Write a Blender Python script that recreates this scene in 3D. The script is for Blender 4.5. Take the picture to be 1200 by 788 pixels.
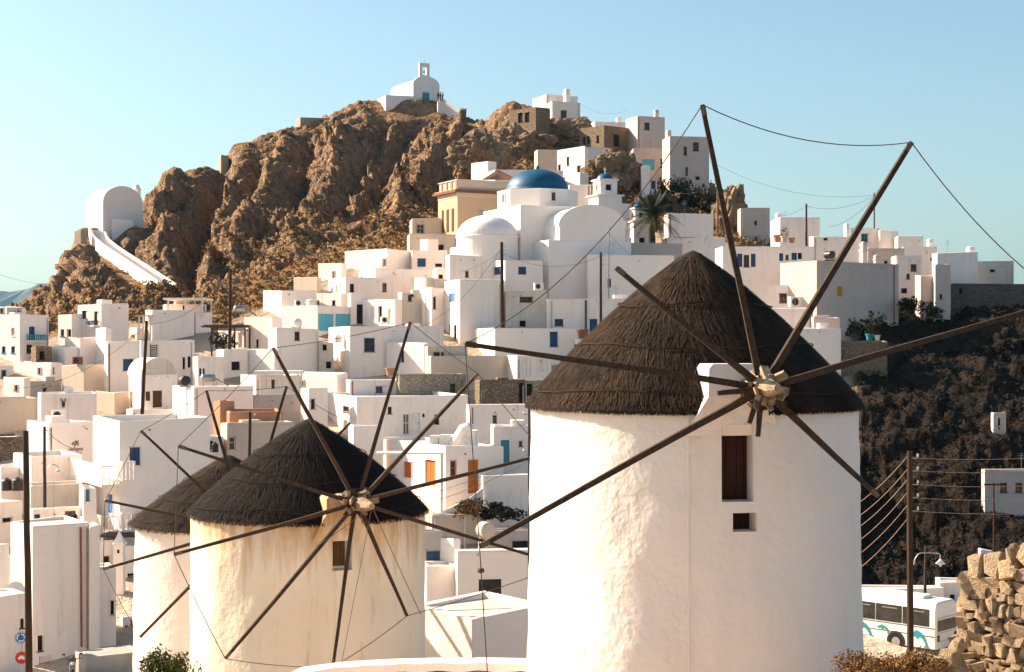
import bpy, bmesh, math, random
import numpy as np
from mathutils import Vector, Matrix

R = math.radians
rng = random.Random(7)
for o in list(bpy.data.objects):
    bpy.data.objects.remove(o)
scene = bpy.context.scene
COL = scene.collection

# ------------------------------------------------------------------ camera
F = 1850.0        # focal length in photo pixels (photo 1200 wide)
HY = 400.0        # horizon row in the photo
ZC = 22.0         # camera height above the street datum
cam = bpy.data.objects.new('camera', bpy.data.cameras.new('camera'))
COL.objects.link(cam)
cam.location = (0, 0, ZC)
cam.rotation_euler = (R(90), 0, 0)
cam.data.sensor_width = 36
cam.data.lens = 36 * F / 1200
cam.data.shift_y = -(HY - 394) / 1200 * -1
cam.data.clip_start = 0.1
cam.data.clip_end = 60000
scene.camera = cam

# ------------------------------------------------------------------ light
SUN_EL = R(31)
SUN_AZ = R(-68)    # from +Y towards +X: the sun stands left of and beyond the village
sdir = Vector((math.sin(SUN_AZ) * math.cos(SUN_EL), math.cos(SUN_AZ) * math.cos(SUN_EL), math.sin(SUN_EL)))
world = bpy.data.worlds.new('World')
scene.world = world
world.use_nodes = True
wn = world.node_tree.nodes; wl = world.node_tree.links
wn.clear()
wo = wn.new('ShaderNodeOutputWorld'); wb = wn.new('ShaderNodeBackground'); sky = wn.new('ShaderNodeTexSky')
sky.sky_type = 'NISHITA'; sky.sun_disc = False
sky.sun_elevation = SUN_EL; sky.sun_rotation = SUN_AZ
sky.altitude = 200; sky.air_density = 1.0; sky.dust_density = 2.2; sky.ozone_density = 1.0
wb.inputs['Strength'].default_value = 0.071
hs = wn.new('ShaderNodeHueSaturation'); hs.inputs['Saturation'].default_value = 0.95
wl.new(sky.outputs[0], hs.inputs['Color']); tn = wn.new('ShaderNodeMix'); tn.data_type = 'RGBA'; tn.blend_type = 'MULTIPLY'; tn.inputs[0].default_value = 1.0; tn.inputs[7].default_value = (0.86, 0.985, 0.975, 1)
wl.new(hs.outputs[0], tn.inputs[6]); wl.new(tn.outputs[2], wb.inputs['Color']); wl.new(wb.outputs[0], wo.inputs['Surface'])
sun = bpy.data.objects.new('sun', bpy.data.lights.new('sun', 'SUN'))
COL.objects.link(sun)
sun.data.energy = 5.0
sun.data.angle = R(0.5)
sun.data.color = (1.0, 0.83, 0.63)
sun.rotation_euler = (-sdir).to_track_quat('-Z', 'Y').to_euler()
sun.location = sdir * 300
vs = scene.view_settings
vs.view_transform = 'Standard'; vs.look = 'None'; vs.gamma = 1.0; vs.use_curve_mapping = False
vs.exposure = 1.38
scene.render.engine = 'CYCLES'
scene.cycles.use_denoising = True
scene.cycles.max_bounces = 8
scene.cycles.diffuse_bounces = 5
scene.cycles.volume_bounces = 0
scene.cycles.use_adaptive_sampling = True
scene.cycles.adaptive_threshold = 0.02

# ------------------------------------------------------------------ helpers
def P(px, py, D):
    return Vector(((px - 600) / F * D, D, (HY - py) / F * D + ZC))

def mix(nt, fac, a, b):
    n = nt.nodes.new('ShaderNodeMix'); n.data_type = 'RGBA'
    for k, v in ((0, fac), (6, a), (7, b)):
        if hasattr(v, 'links') or isinstance(v, bpy.types.NodeSocket):
            nt.links.new(v, n.inputs[k])
        else:
            n.inputs[k].default_value = v if k == 0 else (*v, 1)
    return n.outputs[2]

def noise(nt, vec, scale, detail=4, rough=0.6, dist=0.0):
    n = nt.nodes.new('ShaderNodeTexNoise')
    n.inputs['Scale'].default_value = scale; n.inputs['Detail'].default_value = detail
    n.inputs['Roughness'].default_value = rough; n.inputs['Distortion'].default_value = dist
    if vec is not None: nt.links.new(vec, n.inputs['Vector'])
    return n.outputs['Fac']

def ramp(nt, fac, a, b, va=0.0, vb=1.0):
    n = nt.nodes.new('ShaderNodeMapRange'); n.clamp = True
    n.inputs[1].default_value = a; n.inputs[2].default_value = b
    n.inputs[3].default_value = va; n.inputs[4].default_value = vb
    nt.links.new(fac, n.inputs[0]); return n.outputs[0]

def math_(nt, op, a, b=None):
    n = nt.nodes.new('ShaderNodeMath'); n.operation = op
    for k, v in ((0, a), (1, b)):
        if v is None: continue
        if isinstance(v, bpy.types.NodeSocket): nt.links.new(v, n.inputs[k])
        else: n.inputs[k].default_value = v
    return n.outputs[0]

def coords(nt, scale=(1, 1, 1), kind='Object', rnd=True):
    tc = nt.nodes.new('ShaderNodeTexCoord')
    mp = nt.nodes.new('ShaderNodeMapping'); mp.inputs['Scale'].default_value = scale
    nt.links.new(tc.outputs[kind], mp.inputs[0])
    if rnd:
        oi = nt.nodes.new('ShaderNodeObjectInfo')
        ml = nt.nodes.new('ShaderNodeMath'); ml.operation = 'MULTIPLY'; ml.inputs[1].default_value = 40
        nt.links.new(oi.outputs['Random'], ml.inputs[0])
        cb = nt.nodes.new('ShaderNodeCombineXYZ')
        for i in range(3): nt.links.new(ml.outputs[0], cb.inputs[i])
        nt.links.new(cb.outputs[0], mp.inputs['Location'])
    return mp.outputs[0]

def bump(nt, bsdf, h, strength, dist):
    b = nt.nodes.new('ShaderNodeBump'); b.inputs['Strength'].default_value = strength
    b.inputs['Distance'].default_value = dist
    nt.links.new(h, b.inputs['Height']); nt.links.new(b.outputs[0], bsdf.inputs['Normal'])

def newmat(name, rough=0.9, spec=0.2):
    m = bpy.data.materials.new(name); m.use_nodes = True
    nt = m.node_tree; b = nt.nodes['Principled BSDF']
    b.inputs['Roughness'].default_value = rough
    b.inputs['Specular IOR Level'].default_value = spec
    return m, nt, b

M = {}
def simple(name, c1, c2=None, scale=2.0, rough=0.85, bs=0.0, bd=0.02, stretch=(1, 1, 1), spec=0.2, island=0.0, lo=0.35, hi=0.65, metal=0.0, tint=None):
    m, nt, b = newmat(name, rough, spec)
    b.inputs['Metallic'].default_value = metal
    if c2 is None: c2 = tuple(c * 0.8 for c in c1)
    v = coords(nt, stretch)
    f = ramp(nt, noise(nt, v, scale), lo, hi)
    c = mix(nt, f, c1, c2)
    if island:
        g = nt.nodes.new('ShaderNodeNewGeometry')
        k = ramp(nt, g.outputs['Random Per Island'], 0, 1, 1 - island, 1 + island)
        n = nt.nodes.new('ShaderNodeVectorMath'); n.operation = 'SCALE'
        nt.links.new(c, n.inputs[0]); nt.links.new(k, n.inputs['Scale']); c = n.outputs[0]
    if tint:
        oi = nt.nodes.new('ShaderNodeObjectInfo'); c = mix(nt, ramp(nt, oi.outputs['Random'], 0, 1, 0, .75), c, tint)
    nt.links.new(c, b.inputs['Base Color'])
    if bs: bump(nt, b, noise(nt, v, scale * 3), bs, bd)
    M[name] = m
    return m

def plaster(name, c1, c2, dirt, amount=0.35, scale=1.0, bs=0.35):
    """lime-washed render: patchy coats, vertical weather streaks, soft unevenness"""
    m, nt, b = newmat(name, 0.92, 0.15)
    v = coords(nt); vst = coords(nt, (1.6, 1.6, 0.16))
    oi = nt.nodes.new('ShaderNodeObjectInfo')
    base = mix(nt, ramp(nt, noise(nt, v, 0.35 * scale, 5), 0.35, 0.7), c1, c2)
    base = mix(nt, ramp(nt, oi.outputs['Random'], 0, 1, 0.0, 0.45), base, c2)
    st = ramp(nt, noise(nt, vst, 1.3 * scale, 5, 0.65), 0.52, 0.80, 0, amount)
    base = mix(nt, st, base, dirt)
    sp = ramp(nt, noise(nt, v, 1.1 * scale, 7, 0.7), 0.60, 0.74, 0, amount)
    base = mix(nt, sp, base, dirt)
    nt.links.new(base, b.inputs['Base Color'])
    h = math_(nt, 'ADD', noise(nt, v, 1.4 * scale, 3), math_(nt, 'MULTIPLY', noise(nt, v, 9 * scale, 4), 0.35))
    bump(nt, b, h, bs, 0.12)
    M[name] = m

WH = (0.88, 0.785, 0.72)
plaster('white', WH, (0.83, 0.73, 0.66), (0.48, 0.38, 0.30), 0.42)
plaster('white_clean', (0.89, 0.80, 0.74), (0.85, 0.76, 0.69), (0.60, 0.52, 0.45), 0.16)
plaster('dirty', (0.70, 0.62, 0.54), (0.58, 0.50, 0.42), (0.34, 0.27, 0.21), 0.55, 1.3)
plaster('beige', (0.62, 0.51, 0.41), (0.56, 0.455, 0.36), (0.40, 0.31, 0.24), 0.4)
plaster('pink', (0.66, 0.52, 0.44), (0.60, 0.47, 0.40), (0.45, 0.34, 0.29), 0.35)
plaster('ochre', (0.60, 0.43, 0.27), (0.54, 0.385, 0.24), (0.42, 0.28, 0.14), 0.3)
plaster('terracotta', (0.50, 0.25, 0.14), (0.42, 0.21, 0.12), (0.30, 0.17, 0.11), 0.4)
plaster('grey', (0.48, 0.43, 0.39), (0.40, 0.36, 0.33), (0.28, 0.24, 0.21), 0.5)
plaster('mill_white', (0.84, 0.75, 0.69), (0.79, 0.69, 0.625), (0.58, 0.46, 0.36), 0.22, 0.8, 0.6)

def stone_mat(name, c1, c2, mortar, sc=2.2):
    m, nt, b = newmat(name, 0.95, 0.1)
    v = coords(nt, (1, 1, 1.5))
    vo = nt.nodes.new('ShaderNodeTexVoronoi'); vo.inputs['Scale'].default_value = sc; nt.links.new(v, vo.inputs['Vector'])
    ve = nt.nodes.new('ShaderNodeTexVoronoi'); ve.feature = 'DISTANCE_TO_EDGE'; ve.inputs['Scale'].default_value = sc
    nt.links.new(v, ve.inputs['Vector'])
    sp = nt.nodes.new('ShaderNodeSeparateColor'); nt.links.new(vo.outputs['Color'], sp.inputs[0])
    c = mix(nt, sp.outputs[0], c1, c2)
    c = mix(nt, ramp(nt, noise(nt, v, 8, 5), 0.35, 0.7, 0, 0.4), c, mortar)
    e = ramp(nt, ve.outputs['Distance'], 0.0, 0.09)
    c = mix(nt, e, mortar, c)
    nt.links.new(c, b.inputs['Base Color'])
    bump(nt, b, math_(nt, 'ADD', e, math_(nt, 'MULTIPLY', noise(nt, v, 10), 0.6)), 0.9, 0.12)
    M[name] = m
stone_mat('stone', (0.38, 0.27, 0.18), (0.25, 0.175, 0.12), (0.17, 0.125, 0.09), 3.6)
stone_mat('stone_grey', (0.22, 0.18, 0.15), (0.14, 0.12, 0.10), (0.11, 0.09, 0.078), 3.2)
stone_mat('stone_pale', (0.50, 0.40, 0.30), (0.46, 0.375, 0.29), (0.42, 0.34, 0.26), 3.0)

simple('blue', (0.010, 0.048, 0.125), (0.014, 0.062, 0.155), 3, 0.55, spec=0.4)
simple('bright_blue', (0.05, 0.24, 0.52), (0.04, 0.18, 0.44), 2, 0.6)
simple('teal', (0.06, 0.30, 0.36), (0.05, 0.24, 0.31), 3, 0.6)
simple('gate_blue', (0.10, 0.42, 0.55), (0.22, 0.46, 0.52), 2.5, 0.7, lo=0.5, hi=0.75)
simple('mill_shutter', (0.050, 0.020, 0.013), (0.032, 0.013, 0.009), 3, 0.8, stretch=(3, 3, 0.4))
simple('brown', (0.13, 0.065, 0.032), (0.08, 0.04, 0.02), 3, 0.75, stretch=(3, 3, 0.4))
simple('orange', (0.52, 0.16, 0.022), (0.42, 0.12, 0.02), 3, 0.6)
simple('yellow', (0.62, 0.36, 0.03), None, 3, 0.6)
simple('paint_white', (0.80, 0.76, 0.71), (0.70, 0.65, 0.6), 2, 0.6)
simple('dark_paint', (0.035, 0.028, 0.026), (0.05, 0.04, 0.035), 3, 0.7)
simple('interior', (0.03, 0.024, 0.022), (0.02, 0.016, 0.015), 2, 0.95)
simple('roof', (0.62, 0.55, 0.47), (0.50, 0.43, 0.36), 0.7, 0.95, 0.3)
simple('concrete', (0.50, 0.44, 0.37), (0.40, 0.34, 0.29), 1.0, 0.95, 0.3)
simple('tile', (0.22, 0.10, 0.055), (0.15, 0.07, 0.045), 2, 0.9)
simple('rust', (0.28, 0.12, 0.06), (0.16, 0.08, 0.05), 4, 0.9)
simple('dome_blue', (0.002, 0.062, 0.145), (0.003, 0.08, 0.175), 0.8, 0.5, 0.15, spec=0.4)
simple('metal', (0.42, 0.40, 0.38), (0.30, 0.28, 0.27), 3, 0.45, metal=0.6)
simple('black', (0.018, 0.016, 0.015), (0.03, 0.026, 0.024), 4, 0.5, spec=0.4)
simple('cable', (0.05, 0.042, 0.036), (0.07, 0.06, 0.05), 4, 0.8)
simple('cable_lit', (0.30, 0.21, 0.15), (0.22, 0.15, 0.11), 4, 0.8)  # paler copy of cable: sunlight on the coach pole lines put into the colour
simple('rope', (0.16, 0.12, 0.09), (0.11, 0.085, 0.065), 4, 0.9)
simple('wood_pole', (0.062, 0.036, 0.021), (0.034, 0.019, 0.012), 2.2, 0.9, 0.7, 0.02, stretch=(7, 7, 0.5), lo=0.3, hi=0.7)
simple('spoke_wood', (0.07, 0.044, 0.029), (0.028, 0.017, 0.011), 3.0, 0.85, 0.8, 0.015, stretch=(5, 5, 5), lo=0.3, hi=0.7)
simple('hub_wood', (0.36, 0.27, 0.18), (0.14, 0.09, 0.055), 4.0, 0.85, 0.8, 0.02, lo=0.3, hi=0.7, island=0.35)
simple('straw', (0.050, 0.027, 0.014), (0.017, 0.0092, 0.005), 0.9, 0.9, island=0.65)
simple('straw_dark', (0.015, 0.008, 0.0048), (0.008, 0.0045, 0.003), 0.9, 0.9, island=0.6)
simple('straw_base', (0.026, 0.015, 0.008), (0.016, 0.010, 0.006), 3, 0.95)
simple('twine', (0.22, 0.15, 0.085), None, 4, 0.9)
simple('palm_green', (0.040, 0.050, 0.013), (0.022, 0.032, 0.009), 2, 0.7, island=0.4)
simple('palm_trunk', (0.11, 0.075, 0.045), (0.06, 0.04, 0.025), 3, 0.95, 0.8)
simple('leaf', (0.115, 0.115, 0.018), (0.06, 0.075, 0.013), 1.5, 0.7, island=0.5)
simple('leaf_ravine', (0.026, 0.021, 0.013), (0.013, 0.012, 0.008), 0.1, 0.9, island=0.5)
simple('leaf_dark', (0.024, 0.027, 0.012), (0.014, 0.018, 0.008), 1.0, 0.8, island=0.5)
simple('leaf_dry', (0.24, 0.12, 0.042), (0.15, 0.078, 0.028), 1.5, 0.9, island=0.5)
simple('scrub', (0.30, 0.165, 0.065), (0.14, 0.100, 0.040), 0.12, 0.95, island=0.6, lo=0.42, hi=0.58)
simple('rock_stone', (0.62, 0.46, 0.29), (0.40, 0.27, 0.16), 2.0, 0.95, 1.0, 0.08, lo=0.35, hi=0.65, tint=(0.34, 0.25, 0.18))
simple('earth', (0.20, 0.14, 0.09), (0.13, 0.09, 0.06), 2, 0.95, 0.5)
simple('bus_white', (0.78, 0.74, 0.68), (0.72, 0.67, 0.61), 1, 0.35, spec=0.5)
simple('tyre', (0.02, 0.018, 0.017), None, 4, 0.9)
simple('dolphin_teal', (0.02, 0.20, 0.24), (0.03, 0.26, 0.30), 1, 0.4)
simple('sign_blue', (0.02, 0.12, 0.42), None, 1, 0.4)
simple('sign_red', (0.50, 0.045, 0.03), None, 1, 0.4)
simple('skin', (0.45, 0.28, 0.2), None, 3, 0.7)
simple('cloth_dark', (0.04, 0.035, 0.04), None, 3, 0.9)
simple('asphalt', (0.10, 0.09, 0.08), (0.14, 0.125, 0.11), 1.5, 0.9, 0.2)

def glass_mat():
    m, nt, b = newmat('glass', 0.12, 0.5)
    v = coords(nt)
    nt.links.new(mix(nt, ramp(nt, noise(nt, v, 1.5), 0.4, 0.6), (0.020, 0.018, 0.020), (0.04, 0.035, 0.035)), b.inputs['Base Color'])
    M['glass'] = m
glass_mat()

class MB:
    """collects polygons; build() links them as one mesh object"""
    def __init__(s): s.v = []; s.f = []
    def quad(s, a, b, c, d):
        n = len(s.v); s.v += [a, b, c, d]; s.f.append((n, n + 1, n + 2, n + 3))
    def tri(s, a, b, c):
        n = len(s.v); s.v += [a, b, c]; s.f.append((n, n + 1, n + 2))
    def poly(s, pts):
        n = len(s.v); s.v += list(pts); s.f.append(tuple(range(n, n + len(pts))))
    def box8(s, p):   # p: 4 bottom (ccw from above), 4 top
        n = len(s.v); s.v += list(p)
        for q in ((0, 3, 2, 1), (4, 5, 6, 7), (0, 1, 5, 4), (1, 2, 6, 5), (2, 3, 7, 6), (3, 0, 4, 7)):
            s.f.append(tuple(n + i for i in q))
    def box(s, o, u, v, w):   # corner o, three edge vectors
        s.box8([o, o + u, o + u + v, o + v, o + w, o + u + w, o + u + v + w, o + v + w])
    def cbox(s, c, u, v, w):  # centre + half vectors
        s.box(c - u - v - w, u * 2, v * 2, w * 2)
    def tube(s, pts, rad, n=6, caps=True, jit=0.0):
        if not isinstance(rad, (list, tuple)): rad = [rad] * len(pts)
        base = len(s.v); k = len(pts)
        dd = (pts[-1] - pts[0]); ref = Vector((0, 0, 1)) if dd.length < 1e-6 or abs(dd.z) < .9 * dd.length else Vector((0, 1, 0))
        for i, p in enumerate(pts):
            d = (pts[min(i + 1, k - 1)] - pts[max(i - 1, 0)]).normalized()
            a = d.cross(ref)
            if a.length < 1e-3: a = d.cross(Vector((1, 0, 0)))
            a.normalize(); b = a.cross(d)
            for j in range(n):
                t = 2 * math.pi * (j + 0.5) / n
                r = rad[i] * (1 + (rng.uniform(-jit, jit) if jit else 0))
                s.v.append(p + a * math.cos(t) * r + b * math.sin(t) * r)
        for i in range(k - 1):
            for j in range(n):
                s.f.append((base + i * n + j, base + i * n + (j + 1) % n, base + (i + 1) * n + (j + 1) % n, base + (i + 1) * n + j))
        if caps:
            s.f.append(tuple(base + j for j in range(n))[::-1])
            s.f.append(tuple(base + (k - 1) * n + j for j in range(n)))
    def lathe(s, c, prof, n=24, a0=0, a1=2 * math.pi):
        base = len(s.v); full = abs(a1 - a0 - 2 * math.pi) < 1e-6
        m = n if full else n + 1
        for r, z in prof:
            for j in range(m):
                t = a0 + (a1 - a0) * j / n
                s.v.append(Vector((c.x + r * math.cos(t), c.y + r * math.sin(t), c.z + z)))
        for i in range(len(prof) - 1):
            for j in range(n):
                j2 = (j + 1) % m
                s.f.append((base + i * m + j, base + i * m + j2, base + (i + 1) * m + j2, base + (i + 1) * m + j))
    def build(s, name, mat, parent=None, origin=None, smooth=False, soft=0):
        o0 = origin if origin is not None else (parent_origin(parent) if parent else Vector((0, 0, 0)))
        me = bpy.data.meshes.new(name)
        me.from_pydata([tuple(Vector(p) - o0) for p in s.v], [], s.f)
        me.update()
        if smooth:
            me.polygons.foreach_set('use_smooth', [True] * len(me.polygons))
        me.materials.append(M[mat] if isinstance(mat, str) else mat)
        if soft:
            bm = bmesh.new(); bm.from_mesh(me); bmesh.ops.remove_doubles(bm, verts=bm.verts[:], dist=.002); bm.to_mesh(me); bm.free()
        o = bpy.data.objects.new(name, me); COL.objects.link(o)
        if soft:
            bv = o.modifiers.new('soft_edges', 'BEVEL'); bv.width = soft; bv.segments = 2; bv.limit_method = 'ANGLE'; bv.angle_limit = R(50)
        if parent is not None:
            o.parent = parent
            if parent_origin(parent) != o0: o.location = o0 - parent_origin(parent)
        else:
            o.location = o0
        ORG[o.name] = o0.copy()
        return o

ORG = {}
def parent_origin(p): return ORG[p.name]

def thing(name, label, cat, loc, group=None):
    o = bpy.data.objects.new(name, None); COL.objects.link(o)
    o.empty_display_size = 0.3
    o.location = loc; ORG[o.name] = Vector(loc)
    o['label'] = label; o['category'] = cat
    if group: o['group'] = group
    return o
def tag(o, label, cat, group=None, kind=None):
    if kind: o['kind'] = kind
    if label: o['label'] = label
    if cat: o['category'] = cat
    if group: o['group'] = group
    return o
def origin_of(mb):
    xs = np.array([tuple(p) for p in mb.v])
    return Vector(((xs[:, 0].min() + xs[:, 0].max()) / 2, (xs[:, 1].min() + xs[:, 1].max()) / 2, xs[:, 2].min()))

# vectorised gradient noise
_perm = np.random.RandomState(3).permutation(256); _perm = np.concatenate([_perm, _perm, _perm])
_gr = np.random.RandomState(5).normal(size=(256, 3)); _gr /= np.linalg.norm(_gr, axis=1)[:, None]
def pnoise(p):
    i = np.floor(p).astype(int); f = p - i; i &= 255
    u = f * f * f * (f * (f * 6 - 15) + 10)
    out = 0
    for dx in (0, 1):
        for dy in (0, 1):
            for dz in (0, 1):
                h = _perm[_perm[_perm[i[:, 0] + dx] + i[:, 1] + dy] + i[:, 2] + dz]
                g = _gr[h]
                d = g[:, 0] * (f[:, 0] - dx) + g[:, 1] * (f[:, 1] - dy) + g[:, 2] * (f[:, 2] - dz)
                w = (u[:, 0] if dx else 1 - u[:, 0]) * (u[:, 1] if dy else 1 - u[:, 1]) * (u[:, 2] if dz else 1 - u[:, 2])
                out = out + d * w
    return out * 1.5
def worley(p, cell=False):
    i = np.floor(p).astype(int); best = np.full(len(p), 9.0); second = best.copy(); hv = np.zeros(len(p), int); tl = np.zeros(len(p))
    for dx in (-1, 0, 1):
        for dy in (-1, 0, 1):
            for dz in (-1, 0, 1):
                c = i + (dx, dy, dz); cc = c & 255
                h = _perm[_perm[_perm[cc[:, 0]] + cc[:, 1]] + cc[:, 2]]
                q = c + 0.5 + 0.42 * _gr[h]
                d = np.sqrt(((p - q) ** 2).sum(1))
                m = d < best
                second = np.where(m, best, np.minimum(second, d)); best = np.where(m, d, best)
                if cell:
                    hv = np.where(m, h, hv); tl = np.where(m, ((p - q) * _gr[(h * 7 + 3) & 255]).sum(1), tl)
    if cell: return best, second, (hv & 255) / 255.0, tl
    return best, second

# ------------------------------------------------------------------ terrain
DY = [(800, 87), (790, 88), (700, 98), (640, 106), (600, 112), (560, 118), (500, 130), (460, 140), (420, 150), (380, 160),
      (340, 172), (300, 185), (260, 205), (200, 235), (150, 270), (120, 290), (90, 306)]
_yy = [a for a, b in DY][::-1]; _dd = [b for a, b in DY][::-1]
def DofY(y): return float(np.interp(y, _yy, _dd))

RIDGE = [(-900, 520, 200), (-400, 470, 200), (-100, 420, 205), (0, 376, 215), (30, 362, 220), (60, 340, 228), (85, 316, 236), (92, 294, 240), (100, 276, 244),
         (120, 270, 248), (150, 268, 255), (165, 250, 262), (180, 228, 270), (205, 206, 280), (230, 198, 284), (258, 194, 287), (280, 182, 290),
         (300, 168, 295), (348, 150, 300), (398, 135, 303), (420, 124, 305), (445, 120, 306), (515, 120, 306), (542, 139, 304), (560, 132, 296),
         (600, 128, 290), (640, 134, 285), (680, 150, 280), (740, 167, 270), (780, 183, 260), (830, 212, 250), (850, 224, 245), (872, 247, 240),
         (890, 277, 225), (905, 292, 215), (1000, 300, 200), (1100, 308, 190), (1200, 338, 182), (1500, 380, 180), (2200, 460, 180)]
BASE = [(-900, 540), (-400, 480), (0, 404), (60, 388), (100, 378), (150, 374), (250, 382), (300, 362), (350, 340), (420, 302), (480, 290), (520, 252),
        (560, 216), (600, 206), (650, 205), (700, 228), (740, 266), (830, 278), (890, 291), (1000, 306), (1100, 316), (1200, 345), (1500, 385), (2200, 470)]
CLIFF = [(88, 800), (98, 712), (108, 696), (116, 655), (124, 585), (134, 505), (146, 425), (156, 376), (166, 352), (176, 340)]
def profile(px):
    yr = np.interp(px, [r[0] for r in RIDGE], [r[1] for r in RIDGE]); Dr = np.interp(px, [r[0] for r in RIDGE], [r[2] for r in RIDGE])
    yb = np.interp(px, [r[0] for r in BASE], [r[1] for r in BASE]); Db = DofY(yb)
    Dk = [1.5, 12, 25, 40, 65, 84]; zk = [-1.9, -4.0, -6.4, -10.6, -15.4, -18.9]
    c = min(max((px - 965) / 45, 0), 1); c = c * c * (3 - 2 * c)
    for y, D in DY:
        if D < 88 or D >= Db - 1: continue
        yc = np.interp(D, [a for a, b in CLIFF], [b for a, b in CLIFF]) if D < 176 else y
        y2 = y * (1 - c) + max(yc, y) * c
        Dk.append(D); zk.append((HY - y2) / F * D - 1.0 * (1 - c))
    for s in np.linspace(0, 1, 9):
        D = Db + (Dr - Db) * s
        y = yb + (yr - yb) * (0.5 * s + 0.5 * s * s)
        Dk.append(D); zk.append((HY - y) / F * D - 0.8 * (1 - s))
    zr = zk[-1]
    for dd, dz in ((6, -0.6), (16, -5), (45, -24), (150, -90), (900, -190), (6000, -260)):
        Dk.append(Dr + dd); zk.append(min(zr + dz, zr) if dd < 800 else -200 - dd / 300)
    return np.array(Dk), np.array(zk)
def ground_z(x, y):
    px = 600 + F * x / max(y, 1.0)
    a, b = profile(px); return float(np.interp(y, a, b)) + ZC

def seg_dist(px, py, pts):
    best = np.full(px.shape, 1e9)
    for (x0, y0), (x1, y1) in zip(pts[:-1], pts[1:]):
        dx, dy = x1 - x0, y1 - y0
        t = np.clip(((px - x0) * dx + (py - y0) * dy) / (dx * dx + dy * dy), 0, 1)
        best = np.minimum(best, np.hypot(px - x0 - t * dx, py - y0 - t * dy))
    return best
def sstep(a, b, x):
    t = np.clip((x - a) / (b - a), 0, 1); return t * t * (3 - 2 * t)

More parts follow.
